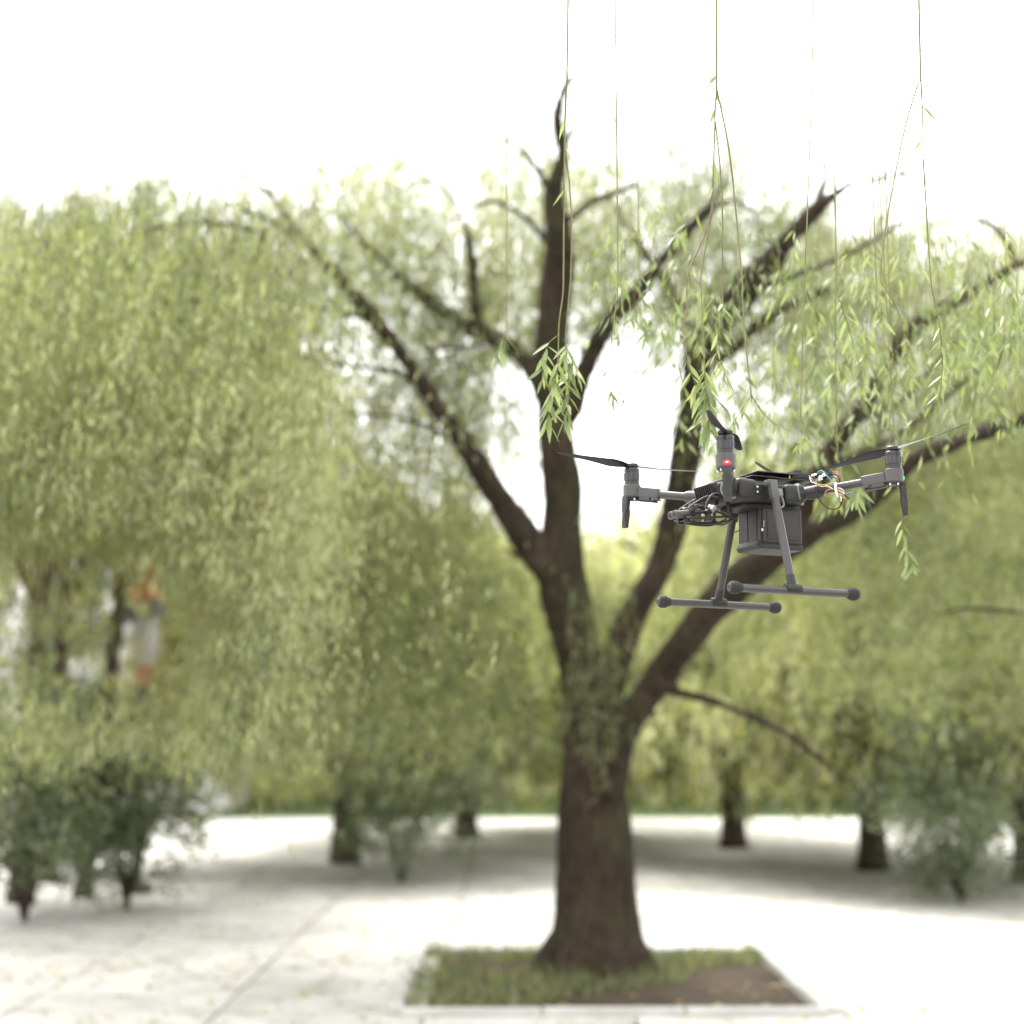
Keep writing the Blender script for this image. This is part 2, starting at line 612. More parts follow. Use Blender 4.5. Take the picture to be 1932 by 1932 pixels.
# ------------------------------------------------------------------ the drone
R_D = np.array([[-0.91946724, 0.39314419, 0.00420105],
                [-0.38725128, -0.90742831, 0.16312665],
                [0.06794444, 0.14836275, 0.98659619]])
T_D = np.array([0.58559, 3.71, 0.05508])
drone = empty('drone', label='dark grey four-rotor drone hovering in front of the willow', cat='drone')
rc = Matrix(((1, 0, 0), (0, CP, -SP), (0, SP, CP)))
drone.matrix_world = Matrix.Translation(cam2world(T_D)) @ (rc @ Matrix(R_D.tolist())).to_4x4()


def DL(px, py, d):
    """picture pixel at camera depth d, in the drone's own coordinates"""
    c = np.array([(px - 966) / FPX * d, d, (966 - py) / FPX * d])
    return Vector((R_D.T @ (c - T_D)).tolist())


mm = 0.001


def V(x, y, z): return Vector((x * mm, y * mm, z * mm))


# body: a core with four rounded corner pods, a tapered nose and a top lid
bm = BM()
box(bm, (.190, .142, .044), V(22, 0, -22), bev=.012, seg=3)
for sx, sy in ((1, 1), (1, -1), (-1, 1), (-1, -1)):
    c = V(86, sy * 58, -21) if sx > 0 else V(-50, sy * 58, -22)
    box(bm, (.058, .058, .052) if sx > 0 else (.052, .052, .046), c, (0, 0, math.radians(10 * sx * sy)), bev=.013, seg=4)
box(bm, (.040, .096, .046), V(122, 0, -22), (0, math.radians(10), 0), bev=.014, seg=4)
body = obj('body_shell', bm, M_BODY, drone)
bm = BM()
box(bm, (.150, .092, .014), V(24, 0, 3), bev=.006, seg=3)
box(bm, (.058, .066, .010), V(92, 0, 5), bev=.004, seg=3)
lid = obj('top_lid', bm, M_BODY2, drone)
for sy in (1, -1):                                    # recessed side panel with screws and socket
    bm = BM()
    box(bm, (.078, .006, .040), V(22, sy * 73, -24), bev=.002)
    box(bm, (.016, .004, .020), V(52, sy * 77, -18), bev=.0015)
    obj('side_panel', bm, M_BODY, drone)
for sy in (1, -1):
    for q in ((54, -12), (54, -24), (-10, -16)):
        bm = BM(); rod(bm, V(q[0], sy * 75, q[1]), V(q[0], sy * 80, q[1]), .0026, n=12)
        obj('screw', bm, M_METAL, drone)

# nose grille: separate slanted fins over a dark recess, light edged frame
grille = None
bm = BM(); box(bm, (.016, .084, .042), V(140, 0, -22), (0, math.radians(14), 0), bev=.004)
grille = obj('nose_grille', bm, M_BLACK, drone)
for k in range(9):
    bm = BM(); box(bm, (.006, .0028, .036), V(149, -36 + k * 9, -22), (0, math.radians(14), 0), bev=.0008, seg=1)
    obj('fin', bm, M_BODY2, grille)
bm = BM()
for sy in (1, -1):                                    # bent pale-edged guard bars reaching forward from the nose
    tube(bm, [(.120, sy * .050, -.028, .0022), (.150, sy * .046, -.030, .0022), (.166, sy * .042, -.048, .0022), (.170, sy * .040, -.064, .0022)], n=8, per=4)
    tube(bm, [(.134, sy * .050, -.040, .0020), (.158, sy * .030, -.034, .0020), (.196, sy * .026, -.056, .0020), (.206, sy * .024, -.066, .0020)], n=8, per=4)
obj('guard_bar', bm, M_MOUNT, drone)

# gimbal bracket below the nose
bm = BM()
for sy in (1, -1):
    tube(bm, [(.212, sy * .020, -.086, .0030), (.186, sy * .034, -.088, .0036), (.140, sy * .046, -.084, .0030), (.092, sy * .040, -.080, .0030)], n=8, per=5)
    tube(bm, [(.212, sy * .020, -.090, .0020), (.170, sy * .010, -.096, .0024), (.130, sy * .018, -.094, .0024), (.088, sy * .044, -.084, .0022)], n=8, per=5)
    tube(bm, [(.190, sy * .034, -.076, .0030), (.150, sy * .040, -.070, .0026), (.112, sy * .036, -.078, .0026), (.086, sy * .020, -.090, .0026)], n=8, per=5)
for x in (.095, .115, .150, .182, .206):
    tube(bm, [(x, -.040, -.086, .0022), (x + .004, 0, -.092, .0022), (x, .040, -.086, .0022)], n=6, per=4)
gimbal = obj('gimbal_bracket', bm, M_BODY, drone)
for (x, y) in ((186, 26), (186, -26), (162, 30), (162, -30)):   # damper barrels
    bm = BM()
    rod(bm, V(x - 4, y, -94), V(x - 4, y, -66), .008, n=18, rings=[(0, .007), (.12, .0105), (.3, .011), (.36, .0075), (.62, .0075), (.68, .011), (.9, .011), (1, .008)])
    obj('damper', bm, M_BODY2, gimbal)
for sy in (1, -1):
    bm = BM()
    rod(bm, V(150, sy * 20, -64), V(198, sy * 20, -66), .0095, n=18, rings=[(0, .0075), (.1, .010), (.6, .010), (.65, .0115), (.9, .0115), (1, .0085)])
    obj('gimbal_motor', bm, M_BLACK, gimbal)
    bm = BM()
    rod(bm, V(196, sy * 10, -74), V(236, sy * 10, -79), .0085, n=18, rings=[(0, .0085), (.7, .0085), (.74, .0072), (.8, .0096), (1, .0096)])
    obj('connector_barrel', bm, M_MOUNT, gimbal)
    bm = BM()
    rod(bm, V(236.2, sy * 10, -79.1), V(237.6, sy * 10, -79.2), .0050, n=14)
    obj('barrel_hole', bm, M_BLACK, gimbal)
    bm = BM()
    rod(bm, V(156, sy * 34, -60), V(150, sy * 46, -66), .0070, n=16, rings=[(0, .0070), (.6, .0070), (.7, .0088), (1, .0088)])
    obj('silver_damper_cap', bm, M_METAL, gimbal)
    bm = BM(); box(bm, (.016, .012, .016), V(205, sy * 16, -90), bev=.003)
    obj('cable_clip', bm, M_BLACK, gimbal)
# woven mesh disc behind the bracket
bm = BM()
for k in range(6):
    u = (k - 2.5) / 3.0
    w = 15 * math.sqrt(max(0.05, 1 - u * u))
    z = -66 + u * 15; x = 100 + u * 15
    tube(bm, [((100 + w) * mm, .016, z * mm, .0012), (.100, .021, (z - 1) * mm, .0012), ((100 - w) * mm, .016, z * mm, .0012)], n=6, per=2)
    tube(bm, [(x * mm, .017, (-66 + w) * mm, .0012), (x * mm, .022, -.066, .0012), (x * mm, .017, (-66 - w) * mm, .0012)], n=6, per=2)
obj('mesh_grille', bm, M_BLACK, drone)
for sy in (1, -1):
    bm = BM(); rod(bm, V(128, sy * 26, -44), V(160, sy * 36, -72), .0042, n=12)
    obj('bracket_strut', bm, M_BODY2, drone)
    bm = BM(); rod(bm, V(104, sy * 30, -44), V(104, sy * 34, -82), .0038, n=12)
    obj('bracket_strut', bm, M_BODY2, drone)

# battery housing and the two batteries
def DY(px, py, y):
    """where the line of sight of a picture pixel meets the plane y = const of the drone"""
    d = np.array([(px - 966) / FPX, 1, (966 - py) / FPX])
    o = R_D.T @ (-T_D); v = R_D.T @ d
    return Vector((o + (y - o[1]) / v[1] * v).tolist())


bm = BM()
box(bm, (.114, .098, .104), V(-27, 0, -98), bev=.006, seg=3)
box(bm, (.119, .102, .013), V(-27, 0, -144), bev=.005, seg=3)
box(bm, (.010, .096, .016), V(31, 0, -138), (0, math.radians(-24), 0), bev=.004, seg=3)
for y in (-6, 34):
    box(bm, (.0022, .003, .080), V(30.3, y, -94), bev=.001)
box(bm, (.150, .100, .012), V(4, 0, -49), bev=.004)
housing = obj('battery_housing', bm, M_BODY, drone)
for sy in (1, -1):
    bm = BM()
    box(bm, (.106, .012, .080), V(-28, sy * 47.5, -95), bev=.0035, seg=3)
    box(bm, (.084, .003, .066), V(-28, sy * 53.8, -95), bev=.0012)
    bat = obj('battery', bm, M_BODY2, housing)
c2 = lambda x, y: ((1560 + x * .176) * .8253, (1020 + y * .176) * .8253)
bm = BM()                                             # moulded tick-shaped crease on the battery face
tube(bm, [(*DY(*c2(*q), .0556), .0006) for q in ((1110, 1160), (1140, 1190), (1215, 1110), (1330, 940), (1380, 830))], n=6, per=3)
obj('crease', bm, M_TUBE, housing)
for k in range(4):
    bm = BM(); box(bm, (.0021, .0014, .0021), DY(*c2(1058 - k * .8, 970 + k * 23), .0556), bev=.0004, seg=1)
    obj('level_light', bm, M_LED_OFF, housing)
bm = BM(); box(bm, (.0050, .0014, .0066), DY(*c2(1040, 1085), .0556), bev=.0012)
obj('power_button', bm, M_LED_OFF, housing)
for q in (-82, 28):
    bm = BM(); box(bm, (.005, .008, .084), V(q, 46, -95), bev=.002)
    obj('rail', bm, M_BODY2, housing)

# arms, motors, propellers, antenna feet
prop_angle = {(1, 1): 50, (1, -1): 7, (-1, -1): 37, (-1, 1): 282.4}
spin = {(1, 1): -1, (1, -1): 1, (-1, -1): -1, (-1, 1): 1}
cone = {(1, 1): (0.0, 0.0), (1, -1): (2.0, 1.0), (-1, -1): (1.0, 1.0), (-1, 1): (-5.0, 5.0)}
motor_drop = {(1, 1): -7, (1, -1): -2, (-1, -1): 0, (-1, 1): -5}
for (sx, sy) in ((1, 1), (1, -1), (-1, -1), (-1, 1)):
    mo = V(223 * sx, 222 * sy, motor_drop[(sx, sy)])
    root = V(94 if sx > 0 else -66, 66 * sy, -20)
    if (sx, sy) == (1, 1): root = V(114, 64, -20)
    a0 = root
    a1 = mo + V(0, 0, 13)
    dirv = (a1 - a0).normalized()
    Ltot = (a1 - a0).length
    ang = math.atan2(dirv.y, dirv.x)
    tilt = -math.asin(dirv.z)
    Rm = Matrix.Rotation(ang, 3, 'Z') @ Matrix.Rotation(tilt, 3, 'Y')
    P = lambda s: a0 + dirv * (s * mm)
    Lm = Ltot / mm
    # tube
    bm = BM(); rod(bm, P(2), P(Lm - 12), .0098, n=24)
    arm = obj('arm', bm, M_TUBE, drone)
    # socket ring at the body
    bm = BM(); rod(bm, P(-6), P(4), .026, n=32, rings=[(0, .024), (.3, .0265), (1, .0265)])
    obj('socket', bm, M_BODY, arm)
    bm = BM(); rod(bm, P(4.2), P(7.4), .0262, n=32, rings=[(0, .0262), (.6, .0262), (1, .0235)])
    obj('ring', bm, M_RING, arm)
    bm = BM(); rod(bm, P(7), P(16), .021, n=28, rings=[(0, .022), (1, .0150)])
    obj('boot', bm, M_BLACK, arm)
    # hinge sleeve
    bm = BM(); rod(bm, P(15), P(64), .0135, n=24, rings=[(0, .0135), (.08, .0148), (.85, .0148), (.87, .0128), (1, .0125)])
    box(bm, (.030, .010, .006), P(38) + Rm @ V(0, 0, -14), Rm, bev=.002)
    obj('hinge_sleeve', bm, M_BODY2 if sx < 0 or sy > 0 else M_TUBE, arm)
    # motor-side bracket: box clamp with a notched underside
    bm = BM()
    box(bm, (.056, .024, .026), P(Lm - 46) + Rm @ V(0, 0, 1), Rm, bev=.005, seg=3)
    box(bm, (.028, .020, .010), P(Lm - 38) + Rm @ V(0, 0, -13), Rm, bev=.003)
    box(bm, (.016, .026, .005), P(Lm - 66) + Rm @ V(0, 0, -13), Rm, bev=.0015)
    obj('arm_bracket', bm, M_MOUNT, arm)
    bm = BM(); box(bm, (.050, .018, .005), P(Lm - 44) + Rm @ V(0, 0, -18.5), Rm, bev=.002)
    obj('latch', bm, M_BLACK, arm)
    # motor
    bm = BM()
    rod(bm, mo + V(0, 0, 0), mo + V(0, 0, 31), .0215, n=40, rings=[(0, .0205), (.05, .0218), (.93, .0218), (1, .0200)])
    motor = obj('motor_mount', bm, M_MOUNT, drone)
    bm = BM()
    rod(bm, mo + V(0, 0, -7), mo + V(0, 0, 1), .019, n=40, rings=[(0, .016), (.5, .0205), (1, .0205)])
    obj('mount_base', bm, M_BLACK, motor)
    for k in range(6):
        a = k * PI / 3 + .4
        bm = BM(); q = mo + V(17.5 * math.cos(a), 17.5 * math.sin(a), 0)
        rod(bm, q + V(0, 0, -9), q + V(0, 0, -3), .0021, n=10)
        obj('bolt', bm, M_METAL, motor)
    bm = BM()
    rod(bm, mo + V(0, 0, 31), mo + V(0, 0, 72), .0185, n=44,
        rings=[(0, .0165), (.02, .0188), (.16, .0188), (.17, .0176), (.22, .0176), (.23, .0190), (.72, .0190), (.73, .0178), (.78, .0178), (.79, .0190), (.95, .0190), (1, .0170)])
    bell = obj('motor_bell', bm, M_BELL, motor)
    bm = BM()
    for k in range(12):                               # cooling slots standing between dark gaps
        a = 2 * PI * k / 12
        box(bm, (.0016, .0052, .015), mo + V(18.9 * math.cos(a), 18.9 * math.sin(a), 51.5), (0, 0, a), bev=.0005, seg=1)
    obj('cooling_rib', bm, M_TUBE, motor)
    # propeller hub with two twisted blades
    bm = BM()
    rod(bm, mo + V(0, 0, 72), mo + V(0, 0, 84), .0165, n=32, rings=[(0, .0120), (.2, .0120), (.25, .0168), (.75, .0172), (1, .0140)])
    hub = obj('propeller_hub', bm, M_BLACK if (sx, sy) == (1, 1) else M_BODY2, drone)
    hub['label'] = 'propeller hub with two twisted blades'
    for h in (0, 180):
        A = math.radians(prop_angle[(sx, sy)] + h)
        rad = Vector((math.cos(A), math.sin(A), 0))
        tan = Vector((-math.sin(A), math.cos(A), 0)) * spin[(sx, sy)]
        bm = BM()
        prev = None
        N = 26
        for i in range(N + 1):
            t = i / N
            r = .010 + t * .206
            chord = .013 + .021 * math.sin(min(1, t / .30) * PI / 2) - .0235 * max(0, (t - .25) / .75) ** 0.85
            if t > .93: chord *= math.sqrt(max(.02, (1 - t) / .07))
            tw = math.radians(30 - 20 * t ** .7)
            th = .0030 * (1 - .65 * t)
            cz = .078 + r * math.tan(math.radians(cone[(sx, sy)][0 if h == 0 else 1])) + .004 * t * t
            cen = mo + rad * r + Vector((0, 0, cz)) + tan * (.004 * math.sin(t * PI))
            cv = tan * math.cos(tw) + Vector((0, 0, 1)) * math.sin(tw)
            nv = Vector((0, 0, 1)) * math.cos(tw) - tan * math.sin(tw)
            prof = [(.5, 0), (.34, .55), (.05, .9), (-.25, .6), (-.5, 0), (-.25, -.1), (.05, -.15), (.34, -.35)]
            ring = [bm.verts.new(cen + cv * (u * chord) + nv * (w * th)) for u, w in prof]
            if prev:
                for k in range(8): bm.faces.new((prev[k], prev[(k + 1) % 8], ring[(k + 1) % 8], ring[k]))
            else: bm.faces.new(ring[::-1])
            prev = ring
        bm.faces.new(prev)
        obj('blade', bm, M_BLADE, hub, smooth=50)
    # antenna foot on the outer side of the mount
    o = Vector((sx, sy, 0)).normalized()
    if (sx, sy) == (1, 1): o = Vector((.42, .91, 0)).normalized()
    if (sx, sy) == (1, -1): o = Vector((.75, .2, 0)).normalized() * 1.0
    if (sx, sy) == (-1, 1): o = Vector((-.85, .35, 0)).normalized()
    fa = math.atan2(o.y, o.x)
    Rz = Matrix.Rotation(fa, 3, 'Z') @ Matrix.Rotation(math.radians(-3), 3, 'Y')
    bm = BM()
    box(bm, (.014, .019, .040), mo + o * .0200 + V(0, 0, -20), Rz, bev=.0026, seg=2, taper=(.86, .95))
    box(bm, (.0118, .0182, .044), mo + o * .0212 + V(0, 0, -56), Matrix.Rotation(fa, 3, 'Z') @ Matrix.Rotation(math.radians(-7), 3, 'Y'), bev=.0024, seg=2, taper=(.82, .9))
    box(bm, (.022, .019, .012), mo + o * .0150 + V(0, 0, -4), Rz, bev=.003, seg=2)
    foot = obj('antenna_foot', bm, M_BODY2, drone)
    for q in (1, -1):
        bm = BM()
        sd = Vector((-o.y, o.x, 0)) * q
        box(bm, (.0045, .0012, .062), mo + o * .0215 + sd * .0089 + V(0, 0, -34), Rz, bev=.0005, seg=1)
        obj('slot', bm, M_BLACK, foot)
    bm = BM(); box(bm, (.0012, .011, .060), mo + o * .0268 + V(0, 0, -36), Rz, bev=.0005, seg=1)
    obj('foot_inlay', bm, M_BODY, foot)
    if (sx, sy) == (1, 1):                            # red status light above the foot facing the viewer
        lp = mo + o * .0205 + V(0, 0, 8)
        bm = BM(); bmesh.ops.create_uvsphere(bm, u_segments=20, v_segments=12, radius=1)
        bm.transform(Matrix.Translation(lp + o * .0005) @ Rz.to_4x4() @ Matrix.Diagonal((.0036, .0078, .0058, 1)))
        obj('status_light', bm, M_LED_RED, motor)
        bm = BM(); bmesh.ops.create_uvsphere(bm, u_segments=16, v_segments=8, radius=1)
        bm.transform(Matrix.Translation(lp + o * .0038 + V(0, 0, .6)) @ Rz.to_4x4() @ Matrix.Diagonal((.0010, .0030, .0017, 1)))
        obj('light_core', bm, M_LED_RED_CORE, motor)
    if (sx, sy) == (-1, 1):
        lp = mo + o * .0212 + V(0, 0, 10)
        bm = BM(); box(bm, (.004, .011, .009), lp, Rz, bev=.0018, seg=3)
        obj('status_light', bm, M_LED_GREEN, motor)

# landing gear: two splayed legs on skids with ridged rubber end caps
for sy in (1, -1):
    top = V(27, 100, -6) if sy > 0 else V(14, -86, -30)
    bot = V(20, 163.6 * sy, -257)
    d = (bot - top).normalized()
    bm = BM(); rod(bm, top + d * .030, bot - d * .010, .0094, n=10)
    leg = obj('landing_leg', bm, M_TUBE, drone)
    bm = BM()
    box(bm, (.020, .014, .046), top + d * .016, Matrix.Rotation(math.radians(14 * sy), 3, 'X'), bev=.003)
    box(bm, (.026, .022, .014), top + V(0, -6 * sy, 2), bev=.003)
    obj('leg_mount', bm, M_MOUNT, leg)
    bm = BM()
    tube(bm, [(top.x - .012, top.y + .004 * sy, top.z - .022, .0022), (top.x - .021, top.y + .006 * sy, top.z - .030, .0022), (top.x - .021, top.y + .014 * sy, top.z - .052, .0022), (top.x - .008, top.y + .014 * sy, top.z - .060, .0022)], n=8, per=3)
    box(bm, (.012, .006, .018), top + V(-19, 3 * sy, -20), Matrix.Rotation(math.radians(14 * sy), 3, 'X'), bev=.002)
    obj('latch_clip', bm, M_RING, leg)
    bm = BM()
    rod(bm, bot - d * .034, bot, .0108, n=20, rings=[(0, .0094), (.08, .0106), (1, .0108)])
    rod(bm, bot + V(-20, 0, 0), bot + V(20, 0, 0), .0122, n=24, rings=[(0, .0112), (.06, .0122), (.94, .0122), (1, .0112)])
    obj('tee_joint', bm, M_BODY, leg)
    s0, s1 = V(-140, 163.6 * sy, -261), V(170, 163.6 * sy, -261)
    bm = BM(); rod(bm, s0, s1, .0093, n=24)
    skid = obj('skid', bm, M_TUBE, drone)
    for e, c in ((-1, s0), (1, s1)):
        bm = BM()
        rod(bm, c + V(-16 * e, 0, 0), c + V(15 * e, 0, 0), .013, n=28,
            rings=[(0, .0100), (.08, .0112), (.28, .0116), (.34, .0142), (.48, .0150), (.52, .0138), (.56, .0138), (.60, .0150), (.78, .0146), (.92, .0122), (1, .0100)])
        cap_ = obj('end_cap', bm, M_RUBBER, skid)
        bm = BM()
        rod(bm, c + V(14.6 * e, 0, 0), c + V(16.2 * e, 0, 0), .0080, n=24, rings=[(0, .0094), (1, .0084)])
        obj('cap_rim', bm, M_TUBE, skid)
        bm = BM()
        rod(bm, c + V(16.0 * e, 0, 0), c + V(16.8 * e, 0, 0), .0056, n=24)
        obj('cap_bore', bm, M_BLACK, skid)

# electronics on top of the body
bm = BM(); box(bm, (.176, .086, .0030), V(-42, 2, 21), bev=.0008, seg=1)
obj('lower_plate', bm, M_BLACK, drone)
bm = BM(); box(bm, (.112, .082, .0032), V(-26, 2, 33), bev=.0008, seg=1)
obj('upper_plate', bm, M_BLACK, drone)
for x, y in ((20, -34), (-64, 34), (-74, -34), (-116, -34)):
    bm = BM(); rod(bm, V(x, y, 22), V(x, y, 32 if x > -100 else 25), .0020, n=8)
    obj('standoff', bm, M_GOLD, drone)
bm = BM()
box(bm, (.062, .074, .015), V(-100, 2, 32), bev=.002)
box(bm, (.020, .060, .008), V(-92, 0, 43), bev=.0015)
obj('flight_computer', bm, M_BLACK, drone)
bm = BM()
box(bm, (.022, .030, .006), V(-140, 18, 36), (0, math.radians(12), 0), bev=.001)
box(bm, (.012, .016, .008), V(-150, 28, 30), (0, math.radians(20), 0), bev=.001)
obj('socket_block', bm, M_WHITE, drone)
bm = BM(); box(bm, (.040, .030, .014), V(-152, -14, 27), (0, math.radians(6), 0), bev=.002)
obj('receiver_box', bm, M_BODY2, drone)
bm = BM(); box(bm, (.030, .040, .010), V(-96, 10, 10), bev=.002)
obj('foam_pad', bm, M_RING, drone)


def arm_depth(px):
    t = (px - 1508) / (1684 - 1508)
    a = float((R_D @ np.array([-.066, .066, -.02]) + T_D)[1])
    b = float((R_D @ np.array([-.223, .222, .01]) + T_D)[1])
    return a + (b - a) * t


def wire(pts, mat, r=.0011, off=-.016, name='wire'):
    bm = BM()
    q = []
    for p in pts:
        w = DL(p[0], p[1], arm_depth(p[0]) + off + (p[2] if len(p) > 2 else 0))
        q.append((*w, r))
    tube(bm, q, n=7, per=6)
    return obj(name, bm, mat, drone)


c4 = lambda x, y, *z: ((1780 + x * .176) * .8253, (980 + y * .176) * .8253, *z)
wire([c4(480, 640, .03), c4(500, 575, .02), c4(560, 545, .01), (c4(620, 600)), c4(680, 670), c4(712, 720)], M_TEAL, .0012)
wire([c4(470, 655, .03), c4(520, 585, .02), c4(575, 560, .01), (c4(630, 620)), c4(690, 690), c4(720, 740)], M_TEAL, .0008)
wire([c4(680, 600, .03), c4(705, 562, .02), c4(750, 565, .01), c4(792, 600), c4(806, 650), c4(800, 690)], M_RED, .0013)
wire([c4(650, 620, .03), c4(700, 590, .02), c4(760, 605, .01), c4(790, 660), c4(795, 700)], M_BLACK, .0016)
wire([c4(600, 610, .03), c4(690, 625, .02), c4(750, 650, .01), c4(785, 700)], M_TUBE, .0014)
wire([c4(395, 610, .02), c4(440, 660), c4(470, 700), c4(520, 740), c4(600, 748), c4(680, 775), c4(750, 800), c4(820, 840), c4(850, 880)], M_ORANGE, .0010)
wire([c4(400, 630, .02), c4(430, 690), c4(490, 716), c4(560, 752), c4(640, 745), c4(720, 790), c4(800, 810), c4(856, 850)], M_WHITE, .0010)
wire([c4(470, 690, .01), c4(540, 725), c4(620, 725), c4(700, 700), c4(744, 720)], M_GOLD, .0008)
wire([c4(740, 790), c4(690, 785), c4(630, 800), c4(600, 850), c4(620, 880), c4(690, 860), c4(750, 820), c4(800, 830), c4(840, 905)], M_ORANGE, .0011)
wire([c4(750, 770), c4(800, 790), c4(850, 810), c4(858, 850), c4(810, 870), c4(770, 830), c4(790, 790)], M_ORANGE, .0011)
wire([c4(745, 780), c4(790, 770), c4(840, 800), c4(850, 840), c4(820, 850), c4(780, 850)], M_WHITE, .0010)
wire([c4(730, 800), c4(790, 860), c4(840, 890), c4(880, 900)], M_GOLD, .0009)
wire([c4(700, 800), c4(780, 820), c4(850, 860), c4(900, 900), c4(925, 912)], M_BLACK, .0012)
wire([c4(480, 760), c4(505, 880, -.006), c4(560, 960), c4(640, 1030), c4(720, 1048), c4(790, 1020), c4(815, 960), c4(830, 905)], M_BLACK, .0016, name='cable_loop')
wire([c4(505, 720, -.006), c4(512, 790, -.012), c4(500, 870, -.004)], M_BLACK, .0011)
wire([c4(745, 700, -.004), c4(738, 760, -.010), c4(750, 830, -.010), c4(768, 880, -.004)], M_WHITE, .0028, name='cable_tie')
wire([c4(800, 870), c4(812, 910), c4(815, 945)], M_WHITE, .0016, name='cable_tie')
wire([c4(868, 850), c4(910, 846), c4(948, 830)], plastic('blue_grey_plug', (.12, .17, .19)), .0036, name='plug')
bm = BM()
box(bm, (.012, .010, .005), DL(*c4(460, 600)[:2], arm_depth(1590) + .01), (0.2, 0.2, 0.6), bev=.001)
box(bm, (.009, .008, .006), DL(*c4(545, 630)[:2], arm_depth(1590) + .01), (0.5, 0.1, 0.2), bev=.001)
box(bm, (.007, .007, .007), DL(*c4(590, 600)[:2], arm_depth(1590) + .01), (0.1, 0.7, 0.2), bev=.001)
obj('plug', bm, M_WHITE, drone)
bm = BM()
box(bm, (.016, .016, .010), DL(*c4(520, 610)[:2], arm_depth(1590) + .02), (0.2, 0.3, 0.6), bev=.001)
box(bm, (.022, .012, .014), DL(*c4(640, 605)[:2], arm_depth(1590) + .025), (0.2, 0.3, 0.1), bev=.001)
obj('plug', bm, M_BLACK, drone)

# ------------------------------------------------------------------ the main willow
# how dense the crown of the big willow is, seen from the front: one figure per cell of a grid on the crown
DENS = np.array([[int(c) for c in row] for row in [
    "00000112222222110000",   # py 110
    "00012333344443332100",   # py 210
    "12344555555555544321",   # py 320
    "56666666666666666655",   # py 430
    "88888666666656656666",   # py 560
    "87888655666545555566",   # py 640
    "88788765663124455656",   # py 720
    "87878755663014555656",   # py 800
    "88888876652013555555",   # py 880
    "87888888652123434444",   # py 960
    "31048888753224455666",   # py 1040
    "20026888963334345555",   # py 1130
    "21026788984333334555",   # py 1220
    "54147788885333333444",   # py 1310
    "77777777764433333333",   # py 1400
    "33333333322111112222"]], float)   # py 1480
ROWS = np.array([110, 210, 320, 430, 560, 640, 720, 800, 880, 960, 1040, 1130, 1220, 1310, 1400, 1480.])
COLS = 48 + 96.6 * np.arange(20)


def density(px, py):
    px = px + 16 * np.sin(py * .019 + 1)
    wav = 46 * np.sin(px * .0061 + .7) + 30 * np.sin(px * .0173 + 2.1) + 16 * np.sin(px * .047)
    py = py + wav * np.clip((560 - py) / 150, 0, 1)
    c = np.clip((px - 48) / 96.6, 0, 18.999)
    r = np.clip(np.interp(py, ROWS, np.arange(len(ROWS))), 0, len(ROWS) - 1.001)
    ci, ri = c.astype(int), r.astype(int)
    cf, rf = c - ci, r - ri
    return ((DENS[ri, ci] * (1 - cf) + DENS[ri, ci + 1] * cf) * (1 - rf) + (DENS[ri + 1, ci] * (1 - cf) + DENS[ri + 1, ci + 1] * cf) * rf) / 9.0


